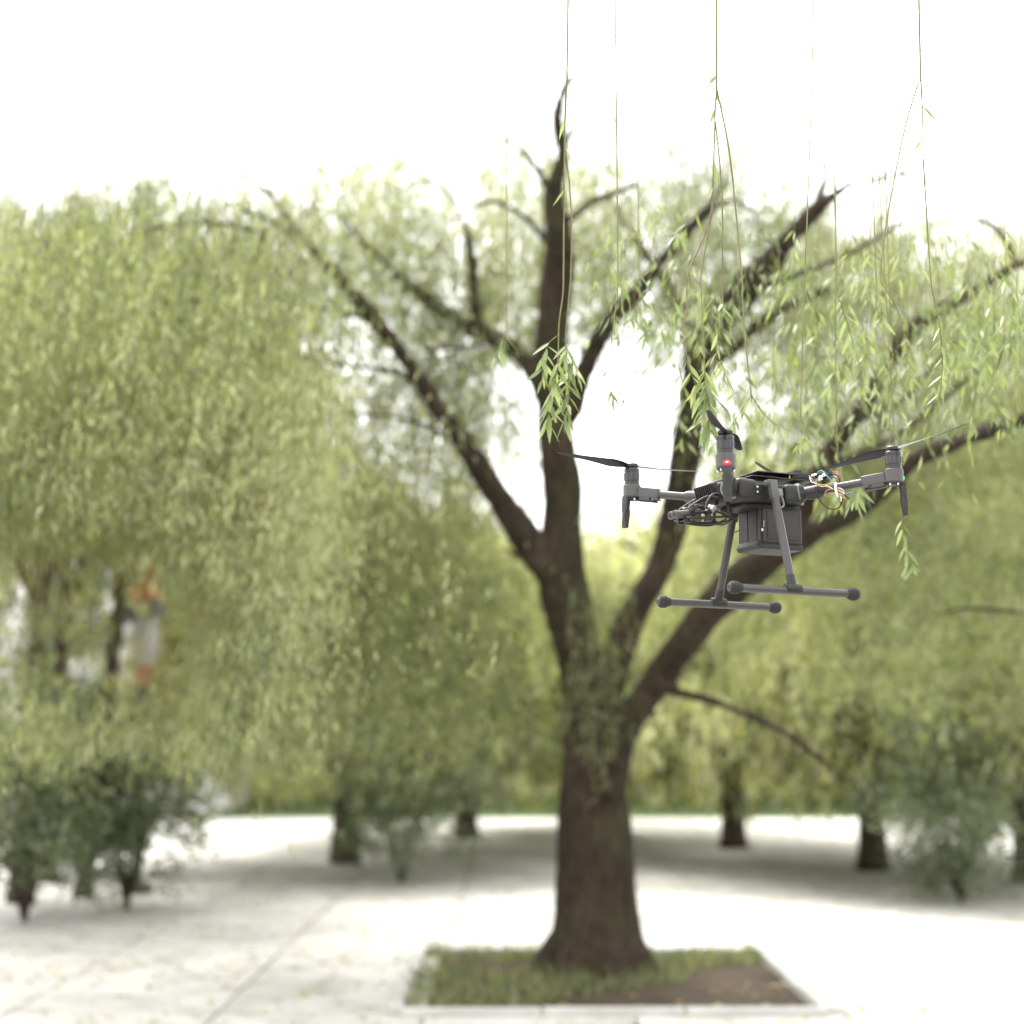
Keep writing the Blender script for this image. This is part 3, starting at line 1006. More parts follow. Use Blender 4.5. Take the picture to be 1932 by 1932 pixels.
# limbs: (px, py, radius in px, depth)
LIMBS = {
 'trunk': [(1126, 1850, 118, 10.5), (1126, 1790, 92, 10.5), (1124, 1700, 78, 10.5), (1120, 1560, 70, 10.5), (1112, 1440, 54, 10.5), (1100, 1350, 42, 10.5), (1092, 1260, 38, 10.5), (1076, 1170, 44, 10.5), (1062, 1110, 47, 10.5),
           (1058, 1050, 44, 10.5), (1060, 980, 38, 10.5), (1062, 920, 38, 10.45), (1054, 850, 36, 10.4), (1046, 780, 33, 10.4), (1041, 700, 33, 10.35), (1042, 620, 32, 10.3), (1046, 543, 31, 10.3), (1056, 460, 26, 10.2), (1043, 370, 20, 10.1), (1062, 290, 14, 10.0), (1050, 220, 9, 9.9), (1075, 150, 4, 9.8), (1110, 100, 2, 9.7)],
 'left': [(1075, 1130, 34, 10.5), (1022, 1055, 32, 10.4), (975, 990, 29, 10.3), (925, 915, 23, 10.2), (882, 845, 20, 10.1), (845, 795, 18, 10.0), (800, 728, 17, 9.9), (748, 655, 15, 9.8), (695, 590, 14, 9.7), (655, 540, 13, 9.6), (600, 480, 11, 9.4), (520, 420, 8, 9.2), (440, 390, 4, 9.0)],
 'upleft': [(1035, 760, 20, 10.4), (1012, 710, 18, 10.5), (980, 668, 15, 10.6), (935, 640, 16, 10.7), (890, 620, 15, 10.8), (845, 592, 13, 10.9), (800, 560, 11, 11.0), (740, 520, 8, 11.1)],
 'stub': [(905, 628, 13, 10.75), (897, 590, 11, 10.7), (894, 540, 10, 10.6), (885, 450, 8, 10.5), (860, 380, 5, 10.4)],
 'upright': [(1072, 790, 22, 10.35), (1090, 735, 19, 10.3), (1105, 690, 17, 10.2), (1130, 640, 17, 10.1), (1160, 597, 15, 10.0), (1200, 553, 13, 9.9), (1250, 490, 11, 9.8), (1320, 410, 8, 9.7), (1370, 340, 5, 9.6), (1390, 270, 2, 9.6)],
 'second': [(1128, 1500, 48, 10.5), (1130, 1390, 37, 10.5), (1144, 1300, 32, 10.5), (1168, 1225, 30, 10.55), (1200, 1150, 27, 10.6), (1236, 1090, 26, 10.7), (1262, 1020, 26, 10.75), (1278, 950, 27, 10.8), (1290, 890, 28, 10.8), (1300, 800, 28, 10.7), (1312, 720, 28, 10.4), (1322, 655, 32, 10.0), (1355, 605, 33, 9.6), (1400, 553, 29, 9.2), (1455, 490, 22, 8.9), (1520, 415, 15, 8.7), (1600, 350, 9, 8.5), (1690, 320, 5, 8.4), (1760, 330, 2, 8.3)],
 'forkleft': [(1318, 680, 20, 10.7), (1298, 620, 17, 10.75), (1270, 565, 14, 10.8), (1240, 510, 11, 10.9), (1190, 440, 7, 11.0)],
 'forkright': [(1326, 690, 16, 10.6), (1380, 655, 15, 10.3), (1430, 612, 13, 10.0), (1490, 575, 10, 9.8), (1560, 545, 8, 9.5)],
 'right': [(1138, 1500, 46, 10.4), (1152, 1430, 36, 10.3), (1176, 1375, 30, 10.2), (1214, 1322, 29, 10.1), (1256, 1260, 28, 10.0), (1303, 1196, 30, 9.8), (1352, 1134, 35, 9.6), (1405, 1087, 34, 9.4), (1458, 1052, 27, 9.1), (1508, 1023, 21, 8.9), (1561, 989, 20, 8.6), (1612, 962, 20, 8.3), (1660, 930, 18, 8.0), (1700, 888, 17, 7.7), (1734, 862, 16, 7.5), (1800, 836, 15, 7.2), (1870, 812, 14, 6.9), (1945, 785, 13, 6.6), (2060, 740, 11, 6.2), (2200, 690, 7, 5.9)],
 'upper_right': [(1490, 1010, 20, 8.9), (1520, 950, 21, 8.8), (1548, 893, 21, 8.6), (1585, 825, 20, 8.4), (1632, 765, 17, 8.1), (1662, 705, 17, 7.9), (1700, 645, 17, 7.7), (1750, 602, 16, 7.5), (1830, 552, 13, 7.3), (1920, 500, 9, 7.2), (2020, 470, 5, 7.1)],
 'low_thin': [(1250, 1290, 16, 9.95), (1278, 1306, 8, 9.85), (1330, 1318, 7.5, 9.6), (1400, 1344, 7.5, 9.3), (1490, 1387, 7.5, 9.0), (1570, 1450, 6, 8.8)],
 'left_stub': [(1020, 1075, 15, 10.3), (985, 1052, 9, 10.2), (955, 1037, 5, 10.0)],
 'knob': [(1235, 1280, 18, 10.0), (1268, 1298, 13, 9.95), (1276, 1312, 6, 9.95)],
}
for k, (rx, ry, rr_) in enumerate(((1010, 1856, 26), (1068, 1872, 30), (1160, 1874, 34), (1235, 1858, 26), (1190, 1842, 24), (1050, 1840, 22))):
    LIMBS['root%d' % k] = [(1124 + (rx - 1124) * .25, 1745, 40, 10.5), (1124 + (rx - 1124) * .7, 1815, 34, 10.5 - (ry - 1850) * .012), (rx, ry - 6, rr_ * .8, 10.5 - (ry - 1850) * .02), (1124 + (rx - 1124) * 1.5, ry + 14, 8, 10.5 - (ry - 1850) * .03)]
FINE = {
 'a': [(905, 915, 6, 10.2), (850, 830, 4, 9.9), (760, 790, 3, 9.7), (650, 780, 3, 9.5)],
 'b': [(800, 728, 6, 9.9), (740, 700, 5, 9.7), (660, 690, 4, 9.5), (560, 670, 3, 9.3)],
 'c': [(700, 600, 5, 9.7), (620, 585, 5, 9.5), (540, 570, 5, 9.2), (480, 552, 4, 8.9), (430, 562, 3, 8.7), (300, 570, 3, 8.4)],
 'd': [(500, 440, 6, 9.2), (400, 420, 5, 8.9), (300, 430, 4, 8.6), (180, 470, 3, 8.2)],
 'e': [(940, 640, 5, 10.7), (880, 655, 4, 10.5), (800, 660, 3, 10.3)],
 'f': [(1600, 800, 5, 8.3), (1700, 760, 4, 8.6), (1800, 650, 4, 8.2), (1880, 600, 3, 8.0)],
 'g': [(1550, 885, 6, 8.6), (1680, 830, 5, 8.3), (1800, 735, 4, 7.8), (1890, 660, 3, 7.4), (1932, 600, 3, 7.2)],
 'h': [(1400, 553, 9, 9.2), (1500, 520, 6, 9.0), (1600, 480, 5, 9.2), (1700, 420, 4, 8.8)],
 'i': [(590, 480, 6, 9.4), (520, 380, 5, 9.2), (460, 330, 3, 9.0)],
 'j': [(1055, 430, 8, 10.2), (1120, 380, 6, 10.0), (1200, 350, 4, 9.7)],
 'k': [(800, 560, 6, 11.0), (700, 470, 4, 10.8), (640, 400, 3, 10.6)],

 'm': [(1043, 370, 8, 10.1), (1000, 300, 5, 10.0), (940, 260, 3, 9.8), (890, 310, 2, 9.7)],
 'n': [(1058, 280, 5, 10.0), (1110, 215, 4, 9.8), (1165, 230, 3, 9.7), (1195, 290, 2, 9.6)],
 'o': [(1050, 480, 8, 10.2), (990, 410, 5, 10.3), (920, 380, 4, 10.4), (850, 420, 2, 10.5)],
 'p': [(1630, 345, 5, 8.45), (1700, 330, 4, 8.3), (1770, 360, 3, 8.2), (1810, 430, 2, 8.1)],
 'q': [(1530, 405, 7, 8.7), (1560, 330, 5, 8.6), (1530, 270, 3, 8.5), (1480, 270, 2, 8.5)],
 'r': [(1320, 420, 5, 9.7), (1370, 380, 4, 9.6), (1420, 400, 3, 9.5), (1440, 470, 2, 9.5)],
 's': [(1190, 440, 6, 11.0), (1150, 380, 4, 11.1), (1100, 370, 3, 11.2)],
 't': [(860, 380, 4, 10.4), (810, 340, 3, 10.3), (750, 360, 2, 10.2)],
 'u': [(500, 440, 5, 9.2), (470, 500, 4, 9.0), (400, 540, 3, 8.8)],
 'v': [(1920, 500, 7, 7.2), (1880, 430, 4, 7.2), (1820, 410, 3, 7.1)],
 'l': [(1932, 1157, 4, 9.0), (1870, 1150, 4, 9.2), (1820, 1148, 3, 9.4), (1760, 1160, 2, 9.6)],
}


def limb_pts(L): return [(*at(p[0], p[1], p[3]), p[2] * p[3] / FPX) for p in L]


def bark_mesh(limbs, voxel, amp, name):
    """limbs fused into one skin, with ridged bark relief"""
    bm = BM()
    for L in limbs: tube(bm, L, n=16, per=5)
    me = bpy.data.meshes.new(name)
    bm.to_mesh(me); bm.free()
    o = bpy.data.objects.new(name, me)
    COL.objects.link(o)
    md = o.modifiers.new('remesh', 'REMESH'); md.mode = 'VOXEL'; md.voxel_size = voxel
    sm = o.modifiers.new('smooth', 'SMOOTH'); sm.iterations = 3; sm.factor = 0.6
    dg = bpy.context.evaluated_depsgraph_get()
    me2 = bpy.data.meshes.new_from_object(o.evaluated_get(dg))
    bpy.data.objects.remove(o)
    bpy.data.meshes.remove(me)
    n = len(me2.vertices)
    co = np.empty(n * 3, np.float32); nr = np.empty(n * 3, np.float32)
    me2.vertices.foreach_get('co', co); me2.vertices.foreach_get('normal', nr)
    co = co.reshape(-1, 3); nr = nr.reshape(-1, 3)
    disp = np.empty(n)
    for i in range(n):
        x, y, z = co[i]
        disp[i] = noise.noise(Vector((x * 4, y * 4, z * 2.2))) * 1.3 + abs(noise.noise(Vector((x * 16, y * 16, z * 3.5)))) * 1.0 + noise.noise(Vector((x * 38, y * 38, z * 14))) * .5
    co += nr * (disp * amp)[:, None]
    me2.vertices.foreach_set('co', co.ravel())
    me2.update()
    for p in me2.polygons: p.use_smooth = True
    me2.name = name
    return me2


willow = empty('willow_tree', at(1128, 1850, 10.5), 'large old willow with dark forked trunk and drooping leaves behind the drone', 'tree')
me = bark_mesh([limb_pts(L) for L in LIMBS.values()], 0.022, 0.013, 'trunk')
trunk = link('trunk', me, M_BARK, None)
trunk.parent = willow
trunk.matrix_parent_inverse = Matrix.Translation(-willow.location)
for L in FINE.values():
    bm = BM(); tube(bm, limb_pts(L), n=7, per=4)
    o = obj('branch', bm, M_BARK, willow); o.matrix_parent_inverse = Matrix.Translation(-willow.location)


def crown(name, parent, px_rng, top_rng, depth_rng, n_tuft, per_tuft, len_rng, leaf_len, leaf_w, gap, mat, use_dens=True,
          drift=(-.10, 0), seed=0, thresh=0.0, stem_r=.0011, stems=True, tint_shift=0.0, cutoff=None, spread=.22, avoid=False, outr=(.12, .85)):
    """tufts of hanging strands; the crown thins out where the photograph shows sky between the limbs"""
    d = rng.uniform(*depth_rng, n_tuft)
    px = rng.uniform(*px_rng, n_tuft)
    py = top_rng[0] + (top_rng[1] - top_rng[0]) * rng.uniform(0, 1, n_tuft) ** 1.2
    tops = np.array([at(a, b, c) for a, b, c in zip(px, py, d)])
    T = np.repeat(tops, per_tuft, 0) + rng.normal(size=(n_tuft * per_tuft, 3)) * np.array([spread, spread, spread * .6])
    L = rng.uniform(*len_rng, len(T))
    dr = np.tile(np.array(drift), (len(T), 1)) * L[:, None] + rng.normal(size=(len(T), 2)) * .09 * L[:, None]
    L = np.minimum(L, np.maximum(T[:, 2] - 0.75 - rng.uniform(0, .5, len(T)), .15))
    P = strand_paths(T, L, dr)
    tuft_t = np.repeat(rng.uniform(-.42, .42, n_tuft), per_tuft)
    counts = np.maximum((L / gap).astype(int), 2)
    s = np.repeat(np.arange(len(T)), counts)
    t = rng.uniform(0.03, 1, len(s))
    base = sample_path(P, s, t)
    keep = np.ones(len(s), bool)
    if use_dens:
        x_, y_, _ = to_px(base)
        dn = density(x_, y_)
        bq = base * np.array([1, .3, .8])                # clumps with clear holes between them
        ns = lownoise(bq, 3.5, 3) * .12 + lownoise(bq, 12, 5) * .26 + lownoise(bq, 26, 6) * .26
        keep = (dn + ns > .50 + thresh) & (rng.uniform(size=len(s)) < np.clip(dn * 1.25, .3, 1))
        keep &= dn > .06
        if avoid: keep &= rng.uniform(size=len(s)) < 1 - np.clip((x_ - 530) / 150, 0, 1) * .97
    if cutoff is not None: keep &= cutoff(base)
    s, t, base = s[keep], t[keep], base[keep]
    n = len(s)
    az = rng.uniform(0, 2 * PI, n)
    out = rng.uniform(*outr, n)
    dv = norm(np.stack([np.cos(az) * out, np.sin(az) * out, -rng.uniform(.7, 1.3, n)], 1))
    # side shoots: push some leaves off the stem so the tuft has body
    off = rng.uniform(0, .10, n)[:, None] * np.stack([np.cos(az), np.sin(az), -.4 * np.ones(n)], 1) * (rng.uniform(size=n) < .6)[:, None]
    base = base + off
    ll = rng.uniform(.7, 1.25, n) * leaf_len
    lw = rng.uniform(.8, 1.25, n) * leaf_w
    tint = .5 + tuft_t[s] + rng.normal(size=n) * .16 + lownoise(base, 1.6, 9) * .22 + .06 + tint_shift
    ex = None
    if stems:
        x_, y_, _ = to_px(P.reshape(-1, 3))
        dm = density(x_, y_).reshape(len(T), -1)
        ok = dm.mean(1) > .5 if use_dens else np.ones(len(T), bool)
        if avoid: ok &= (x_.reshape(len(T), -1).max(1) < 620)
        idx = np.nonzero(ok)[0]
        idx = idx[:: max(1, len(idx) // 1300)]
        if len(idx): ex = strand_stems(P[idx], np.full(len(idx), stem_r))
    o = leaves_object(name, base, dv, ll, lw, tint, mat, parent, ex)
    if parent is not None: o.matrix_parent_inverse = parent.matrix_world.inverted() if False else Matrix.Translation(-parent.location)
    o['kind'] = 'stuff'
    print(name, n)
    return o


# crown in layers: behind the limbs, around them, and the part that droops toward the viewer
crown('crown', willow, (-150, 2080), (120, 1150), (10.7, 13.0), 1550, 6, (.7, 1.9), .060, .0115, .0190, M_LEAF, seed=1, thresh=-.06)
crown('crown', willow, (-120, 1000), (330, 900), (7.0, 10.0), 430, 6, (.8, 2.0), .056, .0098, .0170, M_LEAF, seed=2, thresh=.10, drift=(-.20, 0), avoid=True)
crown('crown', willow, (1480, 2060), (420, 700), (9.8, 11.0), 80, 5, (.35, 1.0), .056, .0095, .0150, M_LEAF, seed=3, thresh=.10, drift=(-.03, 0), spread=.15)
crown('crown', willow, (1180, 1980), (380, 640), (4.4, 6.4), 66, 5, (.2, .6), .052, .0098, .0140, M_LEAF_NEAR, seed=4, thresh=.05, drift=(-.03, 0), spread=.09, outr=(.25, 1.05))

# leafy shoots growing straight from the old trunk
shoots = []
for q in range(46):
    a = at(random.uniform(1068, 1200), random.uniform(1080, 1370), 10.1)
    shoots.append(a)
tp = np.array(shoots)
Ls = rng.uniform(.25, .6, len(tp)); P = strand_paths(tp, Ls, rng.normal(size=(len(tp), 2)) * .08)
s_ = np.repeat(np.arange(len(tp)), 17); b_ = sample_path(P, s_, rng.uniform(0, 1, len(s_)))
az = rng.uniform(0, 2 * PI, len(s_)); dv = norm(np.stack([np.cos(az) * .7, np.sin(az) * .7, -rng.uniform(.5, 1.2, len(s_))], 1))
o = leaves_object('trunk_shoots', b_, dv, rng.uniform(.05, .08, len(s_)), rng.uniform(.009, .013, len(s_)), rng.uniform(.15, .65, len(s_)), M_LEAF, willow, strand_stems(P, np.full(len(tp), .002)))
o.matrix_parent_inverse = Matrix.Translation(-willow.location); o['kind'] = 'stuff'

# ------------------------------------------------------------------ the willow whose twigs hang over the drone
over = empty('willow_tree', (4.2, 2.2, 0), 'near willow beside the viewer, its yellowish twigs hanging in front of and above the drone', 'tree')


def keep_world(o, parent):
    o.parent = parent
    o.matrix_parent_inverse = Matrix.Translation(-parent.location)
    return o


bough = [(4.2, 2.2, 0, .30), (4.15, 2.25, .5, .22), (4.0, 2.3, 1.6, .18), (3.9, 2.5, 3.0, .15), (3.4, 2.9, 4.1, .11), (2.4, 3.3, 4.6, .08), (1.2, 3.6, 4.65, .055), (.2, 3.8, 4.6, .035), (-.9, 4.0, 4.5, .018)]
bough2 = [(3.9, 2.5, 3.0, .10), (4.1, 3.2, 4.2, .08), (3.4, 4.6, 5.4, .05), (2.4, 5.4, 5.6, .03)]
bough3 = [(4.0, 2.3, 1.9, .10), (4.6, 1.4, 3.4, .08), (4.4, .2, 4.6, .04)]
keep_world(link('trunk', bark_mesh([bough, bough2, bough3], .03, .012, 'trunk'), M_BARK), over)

# leaf meshes of a few curls
leaf_meshes = []
for k in range(5):
    bm = BM()
    rs = random.Random(40 + k)
    curl = rs.uniform(-.25, .30)
    tw = rs.uniform(-.5, .5)
    prev = None
    for (t, w) in ((0, .02), (.12, .55), (.3, .95), (.5, 1.0), (.72, .66), (.88, .32), (1, .0)):
        c = Vector((0, -curl * t * t * .5, -t))
        a = tw * t
        sd = Vector((math.cos(a), math.sin(a), 0)) * .092 * w
        up_ = Vector((-math.sin(a), math.cos(a), 0)) * .030 * w
        ring = [bm.verts.new(c - sd + up_), bm.verts.new(c), bm.verts.new(c + sd + up_)]
        if prev:
            for j in (0, 1):
                bm.faces.new((prev[j], prev[j + 1], ring[j + 1], ring[j]))
        prev = ring
    me = bpy.data.meshes.new('leaf'); bm.to_mesh(me); bm.free()
    for p in me.polygons: p.use_smooth = True
    me.materials.append(M_LEAF_NEAR)
    leaf_meshes.append(me)
# three tones of each leaf
leaf_var = []
for me in leaf_meshes:
    for tone in (.25, .5, .78):
        m2 = me.copy(); a = m2.attributes.new('tint', 'FLOAT', 'POINT')
        a.data.foreach_set('value', np.full(len(m2.vertices), tone, np.float32)); leaf_var.append((tone, m2))

n_leaf = 0
rl = random.Random(5)


def twig(path, depth, leaves, Lpx=43, tone=(.25, .5, .78), r=1.4, mat=None, spread=.9, rise=None):
    """one hanging twig given by its pixels; leaves = list of (t0, t1, count)"""
    global n_leaf
    pts = []
    p0 = at(path[0][0], path[0][1], depth)
    if rise:                                           # carry the twig up to the bough it hangs from
        pts.append((p0.x + rise[0] * .8, p0.y, p0.z + rise[1], r * 1.6 * depth / FPX))
        pts.append((p0.x + rise[0] * .45, p0.y, p0.z + rise[1] * .5, r * 1.3 * depth / FPX))
    for i, (x, y) in enumerate(path):
        k = i / max(1, len(path) - 1)
        pts.append((*at(x, y, depth), r * (1.1 - .55 * k) * depth / FPX))
    bm = BM()
    tube(bm, pts, n=6, per=5)
    tw = keep_world(obj('hanging_twig', bm, mat or M_TWIG), over)
    C = curve_pts([pts[i] for i in range((2 if rise else 0), len(pts))], 8)
    pa = 0
    for (t0, t1, cnt) in leaves:
        for q in range(cnt):
            t = t0 + (t1 - t0) * (q + .5) / cnt
            c = C[min(len(C) - 1, int(t * (len(C) - 1)))]
            pa += 2.4 + rl.uniform(-.4, .4)
            az_ = pa
            tilt_ = rl.uniform(.35, 1.0) * spread * (1.0 if t < .93 else .55)
            L_ = Lpx * depth / FPX * rl.uniform(.75, 1.25)
            tone_ = rl.choice(tone)
            cand = [m for tn, m in leaf_var if abs(tn - tone_) < .01]
            o = bpy.data.objects.new('leaf', rl.choice(cand))
            COL.objects.link(o)
            Rm = Matrix.Rotation(az_, 4, 'Z') @ Matrix.Rotation(tilt_, 4, 'X') @ Matrix.Rotation(rl.uniform(-1, 1), 4, 'Z')
            o.parent = tw
            o.matrix_parent_inverse = Matrix.Translation(-over.location)
            o.matrix_basis = Matrix.Translation(Vector(c[:3]) ) @ Rm @ Matrix.Scale(L_, 4)
            o.matrix_parent_inverse = Matrix.Identity(4)
            n_leaf += 1
    return tw


cr5 = lambda x, y: ((1541 + x * .4141) * .8253, (650 + y * .4141) * .8253)
cr3 = lambda x, y: ((750 + x * .4141) * .8253, (650 + y * .4141) * .8253)
# twigs over the near rotor; their parent shoots come down from the bough overhead
JA, JB, JC = (1344, 400), (1064, 400), (1742, 300)
JA2, JA3, JA4, JB2, JC2 = (1346, 330), (1350, 230), (1351, 160), (1066, 260), (1738, 140)
twig([(1352, 120), (1349, 220), JA], 3.5, [(.1, 1, 6)], 40, (.5, .78), r=2.0, rise=(.02, 1.1))
twig([(1070, 120), (1066, 240), JB], 4.0, [(.1, 1, 6)], 40, (.5, .78), r=1.9, rise=(.02, 1.1))
twig([(1736, 100), (1740, 200), JC], 3.5, [(.1, 1, 3)], 40, (.5, .78), r=1.9, rise=(.02, 1.1))
twig([JA, cr5(150, -60), cr5(152, 60), cr5(160, 300), cr5(168, 450), cr5(176, 560), cr5(195, 680), cr5(190, 800)], 3.45, [(.6, 1, 28)], 46)
twig([JA2, (1338, 420), cr5(80, -60), cr5(72, 130), cr5(52, 260), cr5(75, 420), cr5(130, 590), cr5(160, 700), cr5(165, 850)], 3.5, [(.62, 1, 17)], 46, mat=M_TWIG_RED)
twig([JA3, (1362, 360), cr5(268, -60), cr5(262, 150), cr5(240, 300), cr5(232, 400), cr5(222, 500)], 3.55, [(.45, .5, 2), (.6, .95, 6)], 34, (.5, .78))
twig([cr5(240, 400), cr5(275, 470), cr5(300, 540), cr5(318, 600)], 3.55, [(.1, 1, 10)], 30, (.5, .78), r=.9)
twig([cr5(160, 560), cr5(220, 620), cr5(280, 680), cr5(300, 700)], 3.5, [(.1, 1, 10)], 34, r=.9)
twig([JA4, (1378, 300), cr5(372, -60), cr5(376, 60), cr5(388, 240), cr5(405, 420), cr5(425, 600), cr5(430, 650)], 3.5, [(.9, 1, 2)], 34, (.5, .78), r=1.7)
twig([cr5(425, 610), cr5(470, 680), cr5(520, 740), cr5(570, 780), cr5(640, 810)], 3.5, [(.15, 1, 8)], 36, (.78, .5), r=1.0)
twig([cr5(425, 610), cr5(390, 670), cr5(340, 740), cr5(310, 790)], 3.5, [(.3, 1, 6)], 40, (.5, .78), r=.9)
twig([cr5(700, 620), cr5(735, 700), cr5(738, 780), cr5(700, 860), cr5(690, 890)], 3.7, [(.6, 1, 8)], 26, (.78, .78, .5), r=1.0, rise=(.1, 1.5))
twig([JC2, (1708, 240), (1676, 400), cr5(1140, -60), cr5(1165, 20), cr5(1210, 90), cr5(1242, 170), cr5(1235, 200), cr5(1212, 222)], 3.4, [(.8, 1, 1)], 18, r=1.7, mat=M_TWIG)
twig([JC, cr5(1415, -60), cr5(1432, 60), cr5(1462, 200), cr5(1478, 340), cr5(1480, 470), cr5(1468, 600), cr5(1450, 680)], 3.6, [(.45, .75, 8), (.75, 1, 12)], 36, (.5, .78, .25), r=1.5)
twig([cr5(900, -60), cr5(920, 100), cr5(960, 230), cr5(1000, 360), cr5(1040, 520)], 4.2, [(.3, 1, 12)], 40, (.5, .78, .25), r=1.2, rise=(0, 1.3))
twig([cr5(1120, 60), cr5(1150, 150), cr5(1140, 240)], 4.0, [(.1, 1, 9)], 36, (.78, .5), r=1.0, rise=(0, 1.4))
twig([cr5(1200, 300), cr5(1230, 480), cr5(1200, 650), cr5(1190, 780)], 4.3, [(.3, 1, 10)], 34, (.5, .25), r=1.1, rise=(0, 1.6))
# the tuft over the trunk
twig([JB, cr3(1300, -60), cr3(1296, 60), cr3(1275, 220), cr3(1270, 400), cr3(1255, 520), cr3(1230, 640), cr3(1205, 790)], 4.0, [(.6, 1, 28)], 48, (.5, .78, .5))
twig([JB2, (1078, 400), cr3(1340, -60), cr3(1325, 120), cr3(1310, 300), cr3(1325, 450), cr3(1330, 600), cr3(1310, 770)], 4.05, [(.6, 1, 25)], 46, (.5, .78, .25))
twig([cr3(1270, 280), cr3(1215, 330), cr3(1190, 420), cr3(1180, 540)], 4.0, [(.3, 1, 12)], 42, (.5, .78), r=.9)
twig([cr3(1300, 300), cr3(1345, 420), cr3(1385, 520)], 4.05, [(.2, 1, 12)], 40, (.5, .78), r=.9)
twig([cr3(985, 240), cr3(965, 300), cr3(945, 360), cr3(930, 400)], 4.6, [(.1, 1, 10)], 40, (.5, .25), r=.9, rise=(0, 1.8))
twig([cr3(1600, -60), cr3(1590, 100), cr3(1572, 260), cr3(1560, 420), cr3(1565, 560), cr3(1575, 640)], 3.9, [(.80, 1, 9)], 34, (.25, .25, .5), r=1.2, rise=(0, 1.2))
twig([cr3(1600, 560), cr3(1640, 610), cr3(1630, 650)], 3.9, [(.2, 1, 4)], 24, (.25, .25), r=.6)
twig([cr3(1720, 100), cr3(1745, 240), cr3(1750, 300)], 4.3, [(.1, 1, 8)], 30, (.25, .5), r=.7, rise=(0, 1.5))
# beyond and beside the right rotor
twig([(1690, 860), (1700, 930), (1702, 990), (1712, 1048), (1720, 1062)], 4.2, [(.45, .8, 9), (.9, 1, 10)], 34, (.5, .78, .78), r=1.0, rise=(-.05, 1.9))
twig([(1580, 860), (1612, 905), (1618, 930), (1604, 950)], 4.15, [(.45, 1, 9)], 40, (.5, .25), r=1.0, rise=(.05, 1.9))

# ------------------------------------------------------------------ willows and woodland behind


def far_tree(label, px, d, h, r, n_strand, leaf=(.15, .036), mat=M_LEAF_FAR, trunk_r=.16, lean=(0, 0), tint=0.0, skirt=(.8, 1.5), gap=.03, fork=True):
    g = at(px, 1381, d); g.z = 0
    t = empty('willow_tree', g, label, 'tree', 'willows standing behind the big one')
    limbs = [[(g.x, g.y, -.02, trunk_r * 1.35), (g.x + lean[0] * .1, g.y, .4, trunk_r * 1.05), (g.x + lean[0] * .5, g.y + lean[1] * .5, h * .3, trunk_r * .9), (g.x + lean[0], g.y + lean[1], h * .62, trunk_r * .6), (g.x + lean[0], g.y + lean[1], h * .9, trunk_r * .2)]]
    if fork:
        for k in range(5):
            a = k * 1.26 + px
            limbs.append([(g.x + lean[0] * .7, g.y + lean[1] * .7, h * (.36 + .05 * k), trunk_r * .6), (g.x + lean[0] + math.cos(a) * r * .3, g.y + math.sin(a) * r * .3, h * (.6 + .04 * k), trunk_r * .38), (g.x + lean[0] + math.cos(a) * r * .75, g.y + math.sin(a) * r * .75, h * (.78 + .02 * k), trunk_r * .12)])
    bm = BM()
    for L in limbs: tube(bm, L, n=10, per=4)
    o = obj('trunk', bm, M_BARK2, t); o.matrix_parent_inverse = Matrix.Translation(-t.location)
    # strands hang from tufts spread over a lumpy dome
    nt = n_strand // 9
    rr = np.sqrt(rng.uniform(0.02, 1, nt)) * r
    aa = rng.uniform(0, 2 * PI, nt)
    hz = h * (1 - .42 * (rr / r) ** 2.2) - rng.uniform(0, 1, nt) ** 2 * h * .30
    tops = np.stack([g.x + lean[0] + np.cos(aa) * rr, g.y + lean[1] + np.sin(aa) * rr, hz], 1)
    T = np.repeat(tops, 9, 0) + rng.normal(size=(nt * 9, 3)) * np.array([.26, .26, .16])
    L = rng.uniform(.35, 1, len(T)) * (T[:, 2] - rng.uniform(*skirt, len(T)))
    L = np.clip(L, .3, 3.0)
    out = norm(T[:, :2] - np.array([g.x, g.y]))
    P = strand_paths(T, L, out * .12 + rng.normal(size=(len(T), 2)) * .12)
    cnt = np.maximum((L / gap).astype(int), 2)
    s = np.repeat(np.arange(len(T)), cnt)
    base = sample_path(P, s, rng.uniform(0, 1, len(s)))
    keep = lownoise(base * np.array([1, .4, .7]), 2.2, int(px) + 900) * .8 + lownoise(base * np.array([1, .4, .7]), 6, int(px) + 950) * .8 > -.25
    s, base = s[keep], base[keep]
    n = len(s)
    az = rng.uniform(0, 2 * PI, n); o_ = rng.uniform(.1, .75, n)
    dv = norm(np.stack([np.cos(az) * o_, np.sin(az) * o_, -rng.uniform(.5, 1.3, n)], 1))
    base = base + rng.normal(size=(n, 3)) * .05
    tt = np.repeat(rng.uniform(-.33, .33, nt), 9)
    tv = .5 + tint + tt[s] + rng.normal(size=n) * .15 + lownoise(base, 1.3, 77) * .22 + lownoise(base, .6, 78) * .14  # broad noise paints shaded pockets and lit areas into the leaf tint
    o = leaves_object('crown', base, dv, rng.uniform(.7, 1.25, n) * leaf[0], rng.uniform(.8, 1.25, n) * leaf[1], tv, mat, t)
    o.matrix_parent_inverse = Matrix.Translation(-t.location); o['kind'] = 'stuff'
    return n


